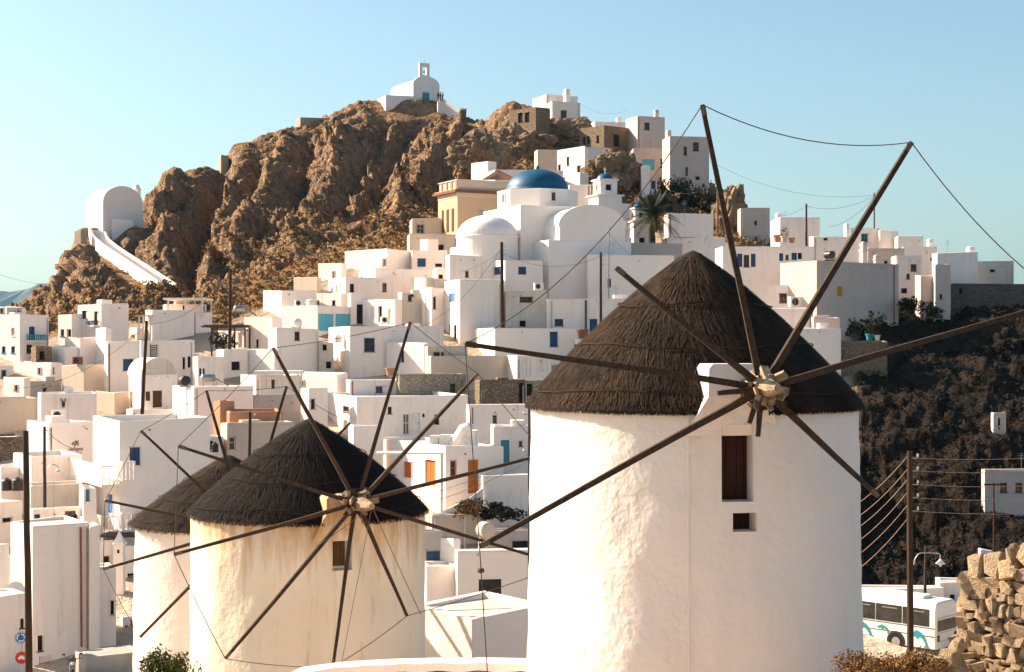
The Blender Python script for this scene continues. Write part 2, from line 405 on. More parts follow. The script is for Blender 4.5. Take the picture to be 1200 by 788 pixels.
def build_terrain():
    pxs = np.concatenate([np.arange(-900, -60, 14), np.arange(-60, 1260, 2.1), np.arange(1260, 2200, 14)])
    Ds = np.concatenate([np.geomspace(1.5, 84, 22), np.arange(85, 168, 0.7), np.arange(168, 312, 0.5), np.geomspace(313, 5000, 40)])
    nx, nd = len(pxs), len(Ds)
    Z = np.zeros((nd, nx)); DB = np.zeros(nx); DR = np.zeros(nx)
    for j, px in enumerate(pxs):
        a, b = profile(px); Z[:, j] = np.interp(Ds, a, b)
        DB[j] = DofY(np.interp(px, [r[0] for r in BASE], [r[1] for r in BASE])); DR[j] = np.interp(px, [r[0] for r in RIDGE], [r[2] for r in RIDGE])
    for _ in range(3):   # soften the kinks of the profile
        Z[1:-1] = 0.5 * Z[1:-1] + 0.25 * (Z[:-2] + Z[2:])
    PX = np.broadcast_to(pxs, (nd, nx)); DD = np.broadcast_to(Ds[:, None], (nd, nx)); X0 = (PX - 600) / F * DD
    for px, y, D, r in ((136, 269, 250, 9), (487, 120.5, 306.5, 7), (264, 199, 286, 3)):
        c = P(px, y, D); k = 1 - sstep(r * .6, r, np.hypot(X0 - c.x, DD - c.y)); Z = Z * (1 - k) + (c.z - ZC) * k
    sp = [P(*q) for q in STAIR]
    for a_, b_ in zip(sp[:-1], sp[1:]):
        dx, dy = b_.x - a_.x, b_.y - a_.y; tt = ((X0 - a_.x) * dx + (DD - a_.y) * dy) / (dx * dx + dy * dy); tc = np.clip(tt, 0, 1)
        dist = np.hypot(X0 - a_.x - tc * dx, DD - a_.y - tc * dy); k = (1 - sstep(2.8, 6, dist)) * ((tt > -.02) & (tt < 1.02))
        tz = a_.z + (b_.z - a_.z) * tc - ZC - 0.9
        Z = np.where(k > 0, np.where(Z > tz, Z * (1 - k) + tz * k, Z), Z)
    PX = np.broadcast_to(pxs, (nd, nx)); DD = np.broadcast_to(Ds[:, None], (nd, nx))
    X = (PX - 600) / F * DD
    # zones
    hill = sstep(-3, 9, DD - DB) * (1 - sstep(900, 960, PX)) * sstep(-200, 20, PX)
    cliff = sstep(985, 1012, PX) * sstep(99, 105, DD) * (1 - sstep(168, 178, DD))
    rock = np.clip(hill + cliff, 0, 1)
    pts = np.stack([X.ravel(), DD.ravel(), Z.ravel()], 1)
    gz0 = np.gradient(Z, axis=0); gd0 = np.gradient(DD, axis=0); gx = np.gradient(X, axis=1); gz1 = np.gradient(Z, axis=1)
    sx = gz1 / gx; sy = gz0 / gd0
    N = np.stack([-sx.ravel(), -sy.ravel(), np.ones(nd * nx)], 1); N[:, 1] *= 1.3; N /= np.linalg.norm(N, axis=1)[:, None]
    PY = HY - F * Z / DD
    m = (rock > 0.01).ravel()
    q = pts[m]
    # rotate so that the beds dip to the lower left, then stretch along them
    ca, sa = math.cos(0.65), math.sin(0.65)
    u = q[:, 0] * ca + q[:, 2] * sa; w = -q[:, 0] * sa + q[:, 2] * ca
    qs = np.stack([u * 0.6, q[:, 1] * 0.9, w], 1)
    warp = np.stack([pnoise(q / 6 + 11), pnoise(q / 6 + 31), pnoise(q / 6 + 57)], 1)
    qw = qs + warp * 1.3
    f1, f2 = worley(qw / 9.0); g1, g2 = worley(qw / 4.0 + 7); h1, h2 = worley(qw / 1.7 + 3)
    e1, e2 = worley(qw / 0.85 + 13)
    d = 2.2 * (np.minimum(f2 - f1, 0.3) - 0.15) + 1.5 * (np.minimum(g2 - g1, 0.35) - 0.17) + 1.2 * (np.minimum(h2 - h1, 0.35) - 0.17) + 0.7 * (np.minimum(e2 - e1, 0.35) - 0.17)
    d += 2.2 * pnoise(qw / 16 + 5) + 1.3 * (0.4 - np.abs(pnoise(qw / 5 + 9))) + 1.0 * (0.3 - np.abs(pnoise(q / 1.9))) + 0.5 * pnoise(q / 0.8)
    for sc, am, ti in ((8.0, 1.5, 1.7), (3.2, 0.8, 0.9), (1.4, 0.55, 0.55), (0.7, 0.3, 0.3)):
        _, _, cv, tl = worley(qw / sc + sc, True)
        d += am * (cv - .5) + ti * tl
    disp = np.zeros(nd * nx); disp[m] = d
    disp = disp.reshape(nd, nx)
    # the big gullies and ribs one can see
    for pl, wdt, amp in (([(258, 212), (248, 260), (214, 336)], 14, -6), ([(285, 186), (272, 262), (240, 330)], 12, 2.5),
                         ([(500, 128), (470, 165), (452, 205), (420, 262)], 13, -4.5), ([(405, 175), (385, 240), (352, 300)], 14, 2.5),
                         ([(335, 172), (318, 230), (276, 310)], 11, 2.5), ([(566, 138), (552, 190), (520, 245)], 14, -5), ([(610, 150), (585, 200)], 14, -3),
                         ([(128, 298), (165, 318)], 13, -4), ([(205, 215), (196, 290)], 12, 3), ([(452, 150), (430, 185), (398, 240)], 9, -3),
                         ([(540, 150), (515, 200), (470, 260)], 9, 3.0), ([(305, 200), (286, 262)], 7, -3), ([(365, 180), (345, 240)], 7, -3)):
        disp += amp * np.exp(-(seg_dist(PX, PY, pl) / wdt) ** 2) * hill
    # talus: only small relief low on the slope
    s = np.clip((DD - DB) / np.maximum(DR - DB, 5), 0, 1.2)
    hf = (0.22 + 0.78 * sstep(0.10, 0.38, s)) * (1 - 0.55 * sstep(0.82, 1.0, s))
    amp = np.where(cliff > hill, 0.42, hf) * rock
    # level ground under the two chapels, the ruins and the stairs
    flat = np.ones_like(X)
    for px, y, D, r in ((134, 268, 249, 9), (487, 118, 303, 10), (660, 145, 275, 12), (620, 165, 262, 7), (707, 168, 262, 10), (755, 172, 258, 10), (805, 205, 240, 12)):
        c = P(px, y, D); flat = np.minimum(flat, sstep(r * 0.55, r, np.hypot(X - c.x, DD - c.y)))
    flat = np.minimum(flat, sstep(1.5, 4.5, seg_dist(X, DD, [((x - 600) / F * D, D) for x, y, D in STAIR])))
    amp = amp * (0.06 + 0.94 * flat)
    pts = pts + N * (disp * amp).reshape(-1, 1)
    pts[:, 2] += ZC
    # soft lumps on the rest of the land
    rest = 1 - rock.ravel()
    pts[:, 2] += rest * 0.25 * pnoise(pts / 5.0) * (DD.ravel() < 90)
    idx = np.arange(nd * nx).reshape(nd, nx)
    faces = np.stack([idx[:-1, :-1], idx[:-1, 1:], idx[1:, 1:], idx[1:, :-1]], -1).reshape(-1, 4)
    me = bpy.data.meshes.new('hillside')
    me.vertices.add(len(pts)); me.vertices.foreach_set('co', pts.astype(np.float32).ravel())
    me.loops.add(faces.size); me.loops.foreach_set('vertex_index', faces.ravel().astype(np.int32))
    me.polygons.add(len(faces)); me.polygons.foreach_set('loop_start', np.arange(0, faces.size, 4, dtype=np.int32))
    me.update(calc_edges=True)
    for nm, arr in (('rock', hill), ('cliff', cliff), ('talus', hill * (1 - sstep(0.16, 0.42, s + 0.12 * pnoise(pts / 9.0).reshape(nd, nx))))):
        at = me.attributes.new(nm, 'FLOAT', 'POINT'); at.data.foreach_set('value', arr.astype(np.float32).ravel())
    ob = bpy.data.objects.new('hillside', me); COL.objects.link(ob); ob['kind'] = 'structure'
    # material
    mt, nt, b = newmat('land', 0.95, 0.1)
    v = coords(nt, rnd=False)
    def attr(n):
        a = nt.nodes.new('ShaderNodeAttribute'); a.attribute_name = n; return a.outputs['Fac']
    rk = mix(nt, ramp(nt, noise(nt, v, 0.10, 5, 0.65, 0.6), 0.40, 0.60), (0.42, 0.245, 0.140), (0.26, 0.155, 0.095))
    rk = mix(nt, ramp(nt, noise(nt, v, 0.9, 5, 0.7), 0.44, 0.60, 0, 0.75), rk, (0.50, 0.335, 0.21))
    rk = mix(nt, ramp(nt, noise(nt, v, 0.33, 5, 0.7), 0.56, 0.66, 0, 0.75), rk, (0.085, 0.066, 0.038))
    g = nt.nodes.new('ShaderNodeNewGeometry'); sep = nt.nodes.new('ShaderNodeSeparateXYZ'); nt.links.new(g.outputs['Normal'], sep.inputs[0])
    gr = mix(nt, ramp(nt, noise(nt, v, 0.6, 4, 0.7), 0.4, 0.62), (0.38, 0.205, 0.09), (0.22, 0.13, 0.055))
    up = math_(nt, 'MULTIPLY', ramp(nt, sep.outputs[2], 0.62, 0.86), ramp(nt, noise(nt, v, 0.5, 6), 0.40, 0.58))
    col = mix(nt, math_(nt, 'MAXIMUM', math_(nt, 'MULTIPLY', attr('talus'), ramp(nt, noise(nt, v, 0.25, 7, 0.7), 0.36, 0.5)), up), rk, gr)
    vill = mix(nt, ramp(nt, noise(nt, v, 0.2, 6), 0.4, 0.6), (0.56, 0.44, 0.33), (0.40, 0.30, 0.21))
    col = mix(nt, attr('rock'), vill, col)
    dk = mix(nt, ramp(nt, noise(nt, v, 0.22, 5, 0.7, 0.5), 0.42, 0.6), (0.025, 0.0165, 0.011), (0.043, 0.028, 0.019))  # dark scrubby rock; the cliff's shade is put into its colour as well
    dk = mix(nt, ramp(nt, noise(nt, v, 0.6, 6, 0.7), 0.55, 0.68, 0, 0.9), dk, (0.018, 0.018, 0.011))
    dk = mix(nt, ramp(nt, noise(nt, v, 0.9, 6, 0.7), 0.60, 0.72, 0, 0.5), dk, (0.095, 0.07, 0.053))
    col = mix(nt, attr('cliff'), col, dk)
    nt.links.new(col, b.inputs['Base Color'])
    wv = nt.nodes.new('ShaderNodeVectorMath'); wv.operation = 'ADD'
    nz = nt.nodes.new('ShaderNodeTexNoise'); nz.inputs['Scale'].default_value = 0.35; nt.links.new(v, nz.inputs['Vector'])
    sc_ = nt.nodes.new('ShaderNodeVectorMath'); sc_.operation = 'SCALE'; sc_.inputs['Scale'].default_value = 2.6; nt.links.new(nz.outputs['Color'], sc_.inputs[0])
    mp = nt.nodes.new('ShaderNodeMapping'); mp.inputs['Rotation'].default_value = (0, 0.65, 0); mp.inputs['Scale'].default_value = (0.55, 0.8, 1.15); nt.links.new(v, mp.inputs[0])
    nt.links.new(mp.outputs[0], wv.inputs[0]); nt.links.new(sc_.outputs[0], wv.inputs[1])
    cracks = None
    for sc in (0.42, 1.15):
        ve = nt.nodes.new('ShaderNodeTexVoronoi'); ve.feature = 'DISTANCE_TO_EDGE'; ve.inputs['Scale'].default_value = sc; nt.links.new(wv.outputs[0], ve.inputs['Vector'])
        vc = nt.nodes.new('ShaderNodeTexVoronoi'); vc.inputs['Scale'].default_value = sc; nt.links.new(wv.outputs[0], vc.inputs['Vector'])
        sp = nt.nodes.new('ShaderNodeSeparateColor'); nt.links.new(vc.outputs['Color'], sp.inputs[0])
        t_ = math_(nt, 'ADD', ramp(nt, ve.outputs['Distance'], 0, 0.10, 0, 0.35), math_(nt, 'MULTIPLY', sp.outputs[0], 0.55))
        cracks = t_ if cracks is None else math_(nt, 'ADD', cracks, math_(nt, 'MULTIPLY', t_, 0.6))
        blockcol = sp.outputs[1]
    h = math_(nt, 'MULTIPLY', math_(nt, 'ADD', noise(nt, v, 0.9, 5, 0.72, 0.4), math_(nt, 'MULTIPLY', cracks, 0.55)), math_(nt, 'ADD', math_(nt, 'MULTIPLY', math_(nt, 'MAXIMUM', attr('rock'), attr('cliff')), 0.8), 0.2))
    bump(nt, b, h, 1.0, 1.6)
    me.materials.append(mt)
    return X, DD, pts.reshape(nd, nx, 3), s, hill, cliff, pxs, Ds

# the long white stairs below the left chapel: (px, y, D)
STAIR = [(106, 270, 246), (110, 282, 243), (122, 292, 238), (138, 303, 231), (156, 315, 223), (172, 326, 216), (188, 337, 209)]
TX, TD, TP, TS, THILL, TCLIFF, TPX, TDS = build_terrain()
def terrain_at(px, D):
    j = int(np.clip(np.searchsorted(TPX, px), 0, len(TPX) - 1)); i = int(np.clip(np.searchsorted(TDS, D), 0, len(TDS) - 1))
    return Vector(TP[i, j])

def sea_and_island():
    mb = MB(); S = 30000
    mb.quad(Vector((-S, -2000, 0)), Vector((S, -2000, 0)), Vector((S, 45000, 0)), Vector((-S, 45000, 0)))
    m, nt, b = newmat('sea_water', 0.15, 0.5)
    v = coords(nt, rnd=False)
    nt.links.new(mix(nt, noise(nt, v, 0.002), (0.01, 0.05, 0.09), (0.015, 0.065, 0.11)), b.inputs['Base Color'])
    bump(nt, b, noise(nt, v, 0.08), 0.3, 1.0)
    M['sea_water'] = m
    for i, p in enumerate(mb.v): mb.v[i] = p + Vector((0, 0, ZC - 200))
    o = mb.build('sea', 'sea_water'); o['kind'] = 'structure'
    # far island: crest read from the photograph, about nine kilometres off
    crest = [(-700, 395), (-500, 372), (-320, 352), (-200, 346), (-120, 350), (-60, 346), (0, 342), (12, 341), (24, 340), (36, 336), (48, 331), (62, 328), (80, 331), (110, 340), (160, 352), (240, 368), (330, 386), (420, 398)]
    simple('island_land', (0.10, 0.085, 0.06), (0.07, 0.062, 0.045), 0.0012, 0.95)
    n = 140; me = MB(); pts = []
    D0 = 9000
    for i in range(n + 1):
        px = -700 + 1120 * i / n
        y = np.interp(px, [c[0] for c in crest], [c[1] for c in crest])
        zt = (HY - y) / F * D0 + 200
        row = []
        for k, fz in enumerate((0, .25, .55, .8, 1.0, .7, .3, 0)):
            D = D0 + (k - 4) * 320 + rng.uniform(-60, 60)
            row.append(Vector(((px - 600) / F * D0, D, ZC - 203 + max(zt * fz * (1 + (rng.uniform(-.05, .05) if k != 4 else rng.uniform(-.012, .012))), 0))))
        pts.append(row)
    for i in range(n):
        for k in range(7): me.quad(pts[i][k], pts[i + 1][k], pts[i + 1][k + 1], pts[i][k + 1])
    o = me.build('distant_mountains', 'island_land'); o['kind'] = 'structure'
sea_and_island()

def haze():
    x, y0, y1, z0, z1 = 29900, -1900, 44900, ZC - 202, ZC + 420
    mb = MB(); mb.box(Vector((-x - 200, y0 - 200, z0)), Vector((2 * x + 400, 0, 0)), Vector((0, y1 - y0 + 400, 0)), Vector((0, 0, z1 - z0)))
    m = bpy.data.materials.new('haze_air'); m.use_nodes = True; nt = m.node_tree; nt.nodes.clear()
    o = nt.nodes.new('ShaderNodeOutputMaterial'); v = nt.nodes.new('ShaderNodeVolumePrincipled')
    v.inputs['Color'].default_value = (0.30, 0.68, 1.0, 1); v.inputs['Density'].default_value = 3.0e-5; v.inputs['Anisotropy'].default_value = 0.2
    nt.links.new(v.outputs[0], o.inputs['Volume'])
    ob = mb.build('haze', m); ob['kind'] = 'stuff'
haze()
# ------------------------------------------------------------------ houses
UP = Vector((0, 0, 1))
def wall_face(mb, o, u, n, W, H, ops, depth=0.22, jl=0.0, jr=0.0):
    """rectangular wall with real recessed openings; ops = (u0,u1,v0,v1)"""
    us = sorted({0.0, W, *[round(a, 3) for q in ops for a in q[:2]]}); vs_ = sorted({0.0, H, *[round(a, 3) for q in ops for a in q[2:4]]})
    def pt(a, b): return o + u * a + UP * (b + (jl + (jr - jl) * a / W if b >= H - 1e-6 else 0))
    for a0, a1 in zip(us[:-1], us[1:]):
        for b0, b1 in zip(vs_[:-1], vs_[1:]):
            ca, cb = (a0 + a1) / 2, (b0 + b1) / 2
            if any(q[0] < ca < q[1] and q[2] < cb < q[3] for q in ops): continue
            mb.quad(pt(a0, b0), pt(a1, b0), pt(a1, b1), pt(a0, b1))
    for q in ops:
        c = [o + u * q[0] + UP * q[2], o + u * q[1] + UP * q[2], o + u * q[1] + UP * q[3], o + u * q[0] + UP * q[3]]
        i = [p - n * depth for p in c]
        for k in range(4): mb.quad(c[k], i[k], i[(k + 1) % 4], c[(k + 1) % 4])

def along(C, d, px):
    """distance along horizontal direction d from C at which the wall reaches photo column px"""
    k = (px - 600) / F
    return (k * C.y - C.x) / (d.x - k * d.y)

def frame_ring(mb, o, u, n, w, h, t, th):
    for a0, a1, b0, b1 in ((0, w, 0, t), (0, w, h - t, h), (0, t, t, h - t), (w - t, w, t, h - t)):
        mb.box(o + u * a0 + UP * b0 - n * th, u * (a1 - a0), n * th, UP * (b1 - b0))

def fill_opening(par, o, u, n, w, h, kind, col):
    """door, window or shutters set into a recess whose outer corner is o"""
    if kind == 'o':
        mb = MB(); q = o - n * 0.21
        mb.quad(q, q + u * w, q + u * w + UP * h, q + UP * h); mb.build('opening', 'interior', par); return
    if kind == 'w':
        mb = MB(); t = min(0.09, w * 0.14)
        frame_ring(mb, o - n * 0.07, u, n, w, h, t, 0.06)
        if w > 0.55: mb.box(o - n * 0.12 + u * (w / 2 - 0.025) + UP * t, u * 0.05, n * 0.04, UP * (h - 2 * t))
        if h > 1.0: mb.box(o - n * 0.121 + u * t + UP * (h * 0.55), u * (w - 2 * t), n * 0.03, UP * 0.045)
        mb.box(o - u * .06 - UP * .07 - n * .02, u * (w + .12), n * .09, UP * .065)
        wn_ = mb.build('window', col, par)
        mb = MB(); q = o - n * 0.16
        mb.quad(q, q + u * w, q + u * w + UP * h, q + UP * h); mb.build('pane', 'glass', wn_)
    elif kind == 's':
        k = 2 if w > 0.5 else 1
        for i in range(k):
            mb = MB(); a = w * i / k + 0.012; ww = w / k - 0.024
            mb.box(o - n * 0.12 + u * a, u * ww, n * 0.05, UP * h)
            for j in range(5):
                mb.box(o - n * 0.07 + u * (a + ww * .14) + UP * (h * (0.08 + j * 0.18)), u * ww * 0.72, n * 0.015, UP * h * 0.10)
            mb.build('shutter', col, par)
    elif kind == 'd':
        mb = MB()
        mb.box(o - n * 0.19, u * w, n * 0.07, UP * h)
        for a, b in ((0.1, 0.42), (0.58, 0.9)):
            for c, e in ((0.06, 0.42), (0.5, 0.94)):
                mb.box(o - n * 0.12 + u * w * a + UP * h * c, u * w * (b - a), n * 0.02, UP * h * (e - c))
        d = mb.build('door', col, par)
        mb = MB(); mb.box(o - n * 0.12 + u * w * 0.86 + UP * h * 0.46, u * 0.04, n * 0.07, UP * 0.14)
        mb.build('handle', 'metal', d)

def chimney_mesh(mb, c, w, h):
    x, y = Vector((w / 2, 0, 0)), Vector((0, w / 2, 0))
    a = R(rng.uniform(10, 40)); x = Vector((math.cos(a), math.sin(a), 0)) * w / 2; y = Vector((-math.sin(a), math.cos(a), 0)) * w / 2
    def ring(z, k): return [c + UP * z - x * k - y * k, c + UP * z + x * k - y * k, c + UP * z + x * k + y * k, c + UP * z - x * k + y * k]
    prof = ((-.3, 1.0), (h * .62, .92), (h * .62, 1.16), (h * .70, 1.16), (h * .70, .8), (h * .84, .8), (h * .84, 1.05), (h * .88, 1.05), (h * .95, .75), (h, .28))
    rs = [ring(z, k) for z, k in prof]
    for r0, r1 in zip(rs[:-1], rs[1:]):
        for i in range(4): mb.quad(r0[i], r0[(i + 1) % 4], r1[(i + 1) % 4], r1[i])
    mb.poly(rs[-1])

HOUSES = {}
def H(x0, xc, x1, yt, yb, label, w=(), m='white', D=None, t=None, ch=(), par=0.32, name='house', cat='house', dep=None, key=None, group=None, roof='roof', drop=3.0, detail=True):
    if D is None: D = DofY(yb)
    wl_, wr_ = xc - x0, x1 - xc
    if t is None:
        phi = math.degrees(math.atan((600 - xc) / F))
        t = phi + (max(6.0, 1.5 * wl_) if wl_ < 4 else min(max(math.degrees(math.atan2(wl_ * 0.95, max(wr_, 1))), 14), 45))
        t = max(min(t, 52), -8)
    t = R(t)
    r = Vector((math.cos(t), math.sin(t), 0)); l = Vector((-math.sin(t), math.cos(t), 0))
    C = P(xc, yb, D)
    Lr = along(C, r, x1) if wr_ > 2 else 3.0
    Ll = along(C, l, x0) if wl_ >= 3 else (dep or min(max(Lr * 0.7, 3.0), 6.0))
    if dep and wl_ >= 3: Ll = max(Ll, 1.0)
    Ll = min(max(Ll, 0.8), 26); Lr = min(max(Lr, 0.6), 30)
    zt = (HY - yt) / F * D + ZC
    A = C + l * Ll; B = C + r * Lr; E = A + r * Lr
    zb = min(C.z - drop * 0.5, min(ground_z(p.x, p.y) for p in (A, B, C, E)) - 0.6)
    Hh = zt - zb
    for p in (A, B, C, E): p.z = zb
    root = thing(name, label, cat, ((A.x + B.x) / 2, (A.y + B.y) / 2, zb), group)
    ops = {'L': [], 'R': []}; todo = []
    for q in w:
        a0, b0, a1, b1, kind, col = q[:6]
        f = 'L' if (a0 + a1) / 2 < xc and wl_ >= 3 else 'R'
        o, u, n, W = (A, -l, -r, Ll) if f == 'L' else (C, r, -l, Lr)
        s0, s1 = along(o, u, a0), along(o, u, a1)
        yd = (o + u * (s0 + s1) / 2).y
        v0, v1 = (HY - b1) / F * yd + ZC - zb, (HY - b0) / F * yd + ZC - zb
        s0 = min(max(s0, 0.12), W - 0.3); s1 = min(max(s1, s0 + 0.2), W - 0.1)
        v1 = min(v1, Hh - 0.12); v0 = min(v0, v1 - 0.3)
        if s1 <= s0 + 0.1: continue
        ops[f].append((s0, s1, v0, v1)); todo.append((o + u * s0 + UP * v0, u, n, s1 - s0, v1 - v0, kind, col))
    mb = MB()
    j = [rng.uniform(-.11, .11) for _ in range(4)]
    wall_face(mb, A, -l, -r, Ll, Hh, ops['L'], jl=j[0], jr=j[1])
    wall_face(mb, C, r, -l, Lr, Hh, ops['R'], jl=j[1], jr=j[2])
    wall_face(mb, B, l, r, Ll, Hh, (), jl=j[2], jr=j[3])
    wall_face(mb, E, -r, l, Lr, Hh, (), jl=j[3], jr=j[0])
    pw = min(0.28, Lr * .2, Ll * .2)
    top = [p + UP * (Hh + jj) for p, jj in ((A, j[0]), (C, j[1]), (B, j[2]), (E, j[3]))]
    inn = [top[0] + r * pw - l * pw, top[1] + r * pw + l * pw, top[2] - r * pw + l * pw, top[3] - r * pw - l * pw]
    dn = [Vector((p.x, p.y, zt - par - 0.02)) for p in inn]
    for k in range(4):
        k2 = (k + 1) % 4
        mb.quad(top[k], top[k2], inn[k2], inn[k]); mb.quad(inn[k], inn[k2], dn[k2], dn[k])
    wobj = mb.build('wall', m, root, soft=.09)
    hs_ = random.Random(int(x0 * 7 + yt * 13)); vis = (HY - yb) / F * D + ZC - zb     # seeded weathering details
    if name == 'house' and detail and Lr > 2.5:
        if hs_.random() < .55:      # drain pipe
            a_ = Lr * hs_.choice((.05, .95, .94)); q = C + r * a_ - l * .06; pp_ = MB(); pp_.tube([q + UP * (vis * .5), q + UP * (Hh - hs_.uniform(.1, .5))], .045, 6); pp_.build('drainpipe', hs_.choice(('rust', 'metal', 'paint_white', 'beige')), wobj)
        if hs_.random() < .7:       # projecting coping or string course
            k_ = Hh - hs_.uniform(.02, .06) - .14; pp_ = MB(); pp_.box(C + UP * k_ - l * .05 + r * .02, r * (Lr - .04), l * .04, UP * .1); pp_.build('coping', m, wobj)
        for _ in range(hs_.randint(0, 2)):   # roof spouts and vents
            a_ = hs_.uniform(.15, .85) * Lr; q = C + r * a_ - l * .001 + UP * (Hh - par - hs_.uniform(.05, .3)); pp_ = MB(); pp_.tube([q + l * .05, q - l * .22 - UP * .04], .05, 6); pp_.build('roof_spout', hs_.choice(('terracotta', 'beige', 'rust')), wobj)
        if hs_.random() < .35:      # aerial
            q = C + r * hs_.uniform(.2, .8) * Lr + l * Ll * hs_.uniform(.3, .7); q.z = zt - par; hh_ = hs_.uniform(1.2, 2.4); pp_ = MB(); pp_.tube([q, q + UP * hh_], .018, 4)
            for k_ in range(4): pp_.tube([q + UP * (hh_ - .08 - .14 * k_) - r * (.35 - .05 * k_), q + UP * (hh_ - .08 - .14 * k_) + r * (.35 - .05 * k_)], .012, 4)
            pp_.build('aerial', 'metal', root)
        if hs_.random() < .4 and yt > 330 and Ll > 1.5 and Lr > 2.2:   # a stair box or bulkhead on the roof
            w1, w2, h1 = hs_.uniform(.7, 1.6), hs_.uniform(.7, 1.3), hs_.uniform(.1, .45); q = C + r * (Lr - w1 - .35) * hs_.uniform(.2, 1) + l * max(.3, (Ll - w2 - .3) * .6); q.z = zt - par
            pp_ = MB(); pp_.box(q, r * w1, l * w2, UP * (h1 + par)); pp_.build('roof_box', m, root, soft=.06)
    mb = MB(); mb.quad(*[p + UP * 0.02 for p in dn]); ro = mb.build('roof', roof, root)
    for q in todo: fill_opening(root, *q)
    for px, ytop, wpx in ch:
        cc = (A + B) / 2; yd = cc.y
        s = along(C + l * Ll * 0.5, r, px); s = min(max(s, 0.4), Lr - 0.4)
        pos = C + l * Ll * 0.5 + r * s; pos.z = zt - par
        mb = MB(); chimney_mesh(mb, pos, wpx * yd / F, (HY - ytop) / F * yd + ZC - pos.z)
        mb.build('chimney', m if m in ('white', 'pink', 'beige') else 'white', ro)
    info = dict(A=A, B=B, C=C, E=E, r=r, l=l, Lr=Lr, Ll=Ll, zt=zt, zb=zb, root=root, roofz=zt - par, D=D)
    if key: HOUSES[key] = info
    return info

def balcony(h, face, x0, x1, y0, y1, mat, slab=0.9, solid=False, bm='white'):
    """balcony on a house: slab, rail and balusters in photo columns x0..x1, rail y0, slab underside y1"""
    o, u, n = (h['A'], -h['l'], -h['r']) if face == 'L' else (h['C'], h['r'], -h['l'])
    s0, s1 = along(o, u, x0), along(o, u, x1); yd = (o + u * (s0 + s1) / 2).y - slab * 0.7
    z1 = (HY - y0) / F * yd + ZC; z0 = (HY - y1) / F * yd + ZC
    o = Vector((o.x, o.y, 0)) + u * s0; L = s1 - s0
    b = MB(); b.box(o + UP * z0 + n * 0.01, u * L, n * slab, UP * 0.16)
    bal = b.build('balcony', bm, h['root'])
    rl = MB()
    rl.box(o + UP * (z1 - .1) + n * (slab - .1), u * L, n * .09, UP * .1)
    rl.box(o + UP * (z1 - .1) + n * .02, u * .08, n * (slab - .12), UP * .1); rl.box(o + UP * (z1 - .1) + n * .02 + u * (L - .08), u * .08, n * (slab - .12), UP * .1)
    rl.build('handrail', mat, bal)
    k = max(int(L / (0.22 if not solid else 0.3)), 3)
    for i in range(k + 1):
        q = MB(); wd = 0.09 if not solid else 0.14
        q.box(o + UP * (z0 + .16) + u * ((L - wd) * i / k) + n * (slab - .09), u * wd, n * .06, UP * (z1 - z0 - .26))
        q.build('baluster', mat, bal)
    for sgn in (0, L - .06):
        for j in range(3):
            q = MB(); q.box(o + UP * (z0 + .16) + u * sgn + n * (.1 + j * .28), u * .06, n * .06, UP * (z1 - z0 - .26)); q.build('baluster', mat, bal)

b_, w_, d_ = 'blue', 'w', 'd'
G0 = 'small plain white houses packed on the slope'
# --- far left
H(-14, 8, 30, 359, 372, 'grey white flat house behind the balcony house at village edge', [(0, 361, 4, 367, 'w', 'blue')], D=176)
hA1 = H(-25, 23, 57, 368, 428, 'white two storey house with teal balcony at village edge', [(13, 384, 17, 394, 'w', 'paint_white'), (34, 383, 41, 400, 'd', 'blue'), (2, 406, 6.5, 414, 'w', 'blue'), (13, 406, 17.5, 414, 'w', 'blue'), (31, 404, 38, 414, 'w', 'brown')], D=151, ch=[(48, 362, 5)])
balcony(hA1, 'R', 30.5, 49, 392.5, 401, 'teal', 0.8)
H(36, 42, 61, 406, 428, 'small stone shed with rusty roof beside teal balcony house', [(46, 412, 52, 422, 'o', 'black')], m='stone', D=148)
H(61, 76, 92, 406, 426, 'low white cube below the tall blue balcony house', [], D=149)
hA2 = H(91, 119, 151, 356, 402, 'tall white two storey house with tiny indigo balcony', [(96, 364, 101, 373, 'w', 'blue'), (110, 365, 114, 382, 'd', 'brown')], D=154)
balcony(hA2, 'L', 108, 116, 376, 383, 'blue', 0.6)
H(68, 84, 100, 368, 398, 'white wing stepping down left of the tall indigo balcony house', [(71, 386, 75, 394, 'w', 'blue'), (78, 386, 85, 397, 'o', 'blue')], D=155)
H(76, 94, 116, 396, 428, 'white house with blank shaded front below indigo balcony house', [(84, 410, 88, 418, 'w', 'paint_white')], D=150)
H(112, 124, 128, 384, 428, 'narrow white stair pier beside the indigo balcony house', [], D=149, t=40)
H(72, 99, 123, 428, 463, 'blank beige plastered cube house with vertical pipe', [], m='beige', D=140, par=0.2)
hA7 = H(15, 60, 74, 425, 449, 'long low whitewashed house with two tiny windows', [(44.5, 431, 48, 438, 'w', 'brown'), (58.5, 431, 61.5, 438, 'w', 'brown')], D=146)
H(28, 34, 72, 447, 470, 'rough grey stone house wall under the tiny windowed house', [(50, 455, 54, 462, 'o', 'black')], m='grey', D=141)
H(4, 28, 36, 443, 470, 'white house with single small window beside rough grey wall', [(17, 451, 21, 458, 'w', 'brown')], D=140.5)
H(-14, -2, 16, 428, 450, 'white house with blue window under the teal balcony house', [(1, 434, 7, 443, 'w', 'blue')], D=147)
H(111, 135, 152, 460, 486, 'low beige house with rubble heap on its lit wall', [], m='beige', D=136.5)
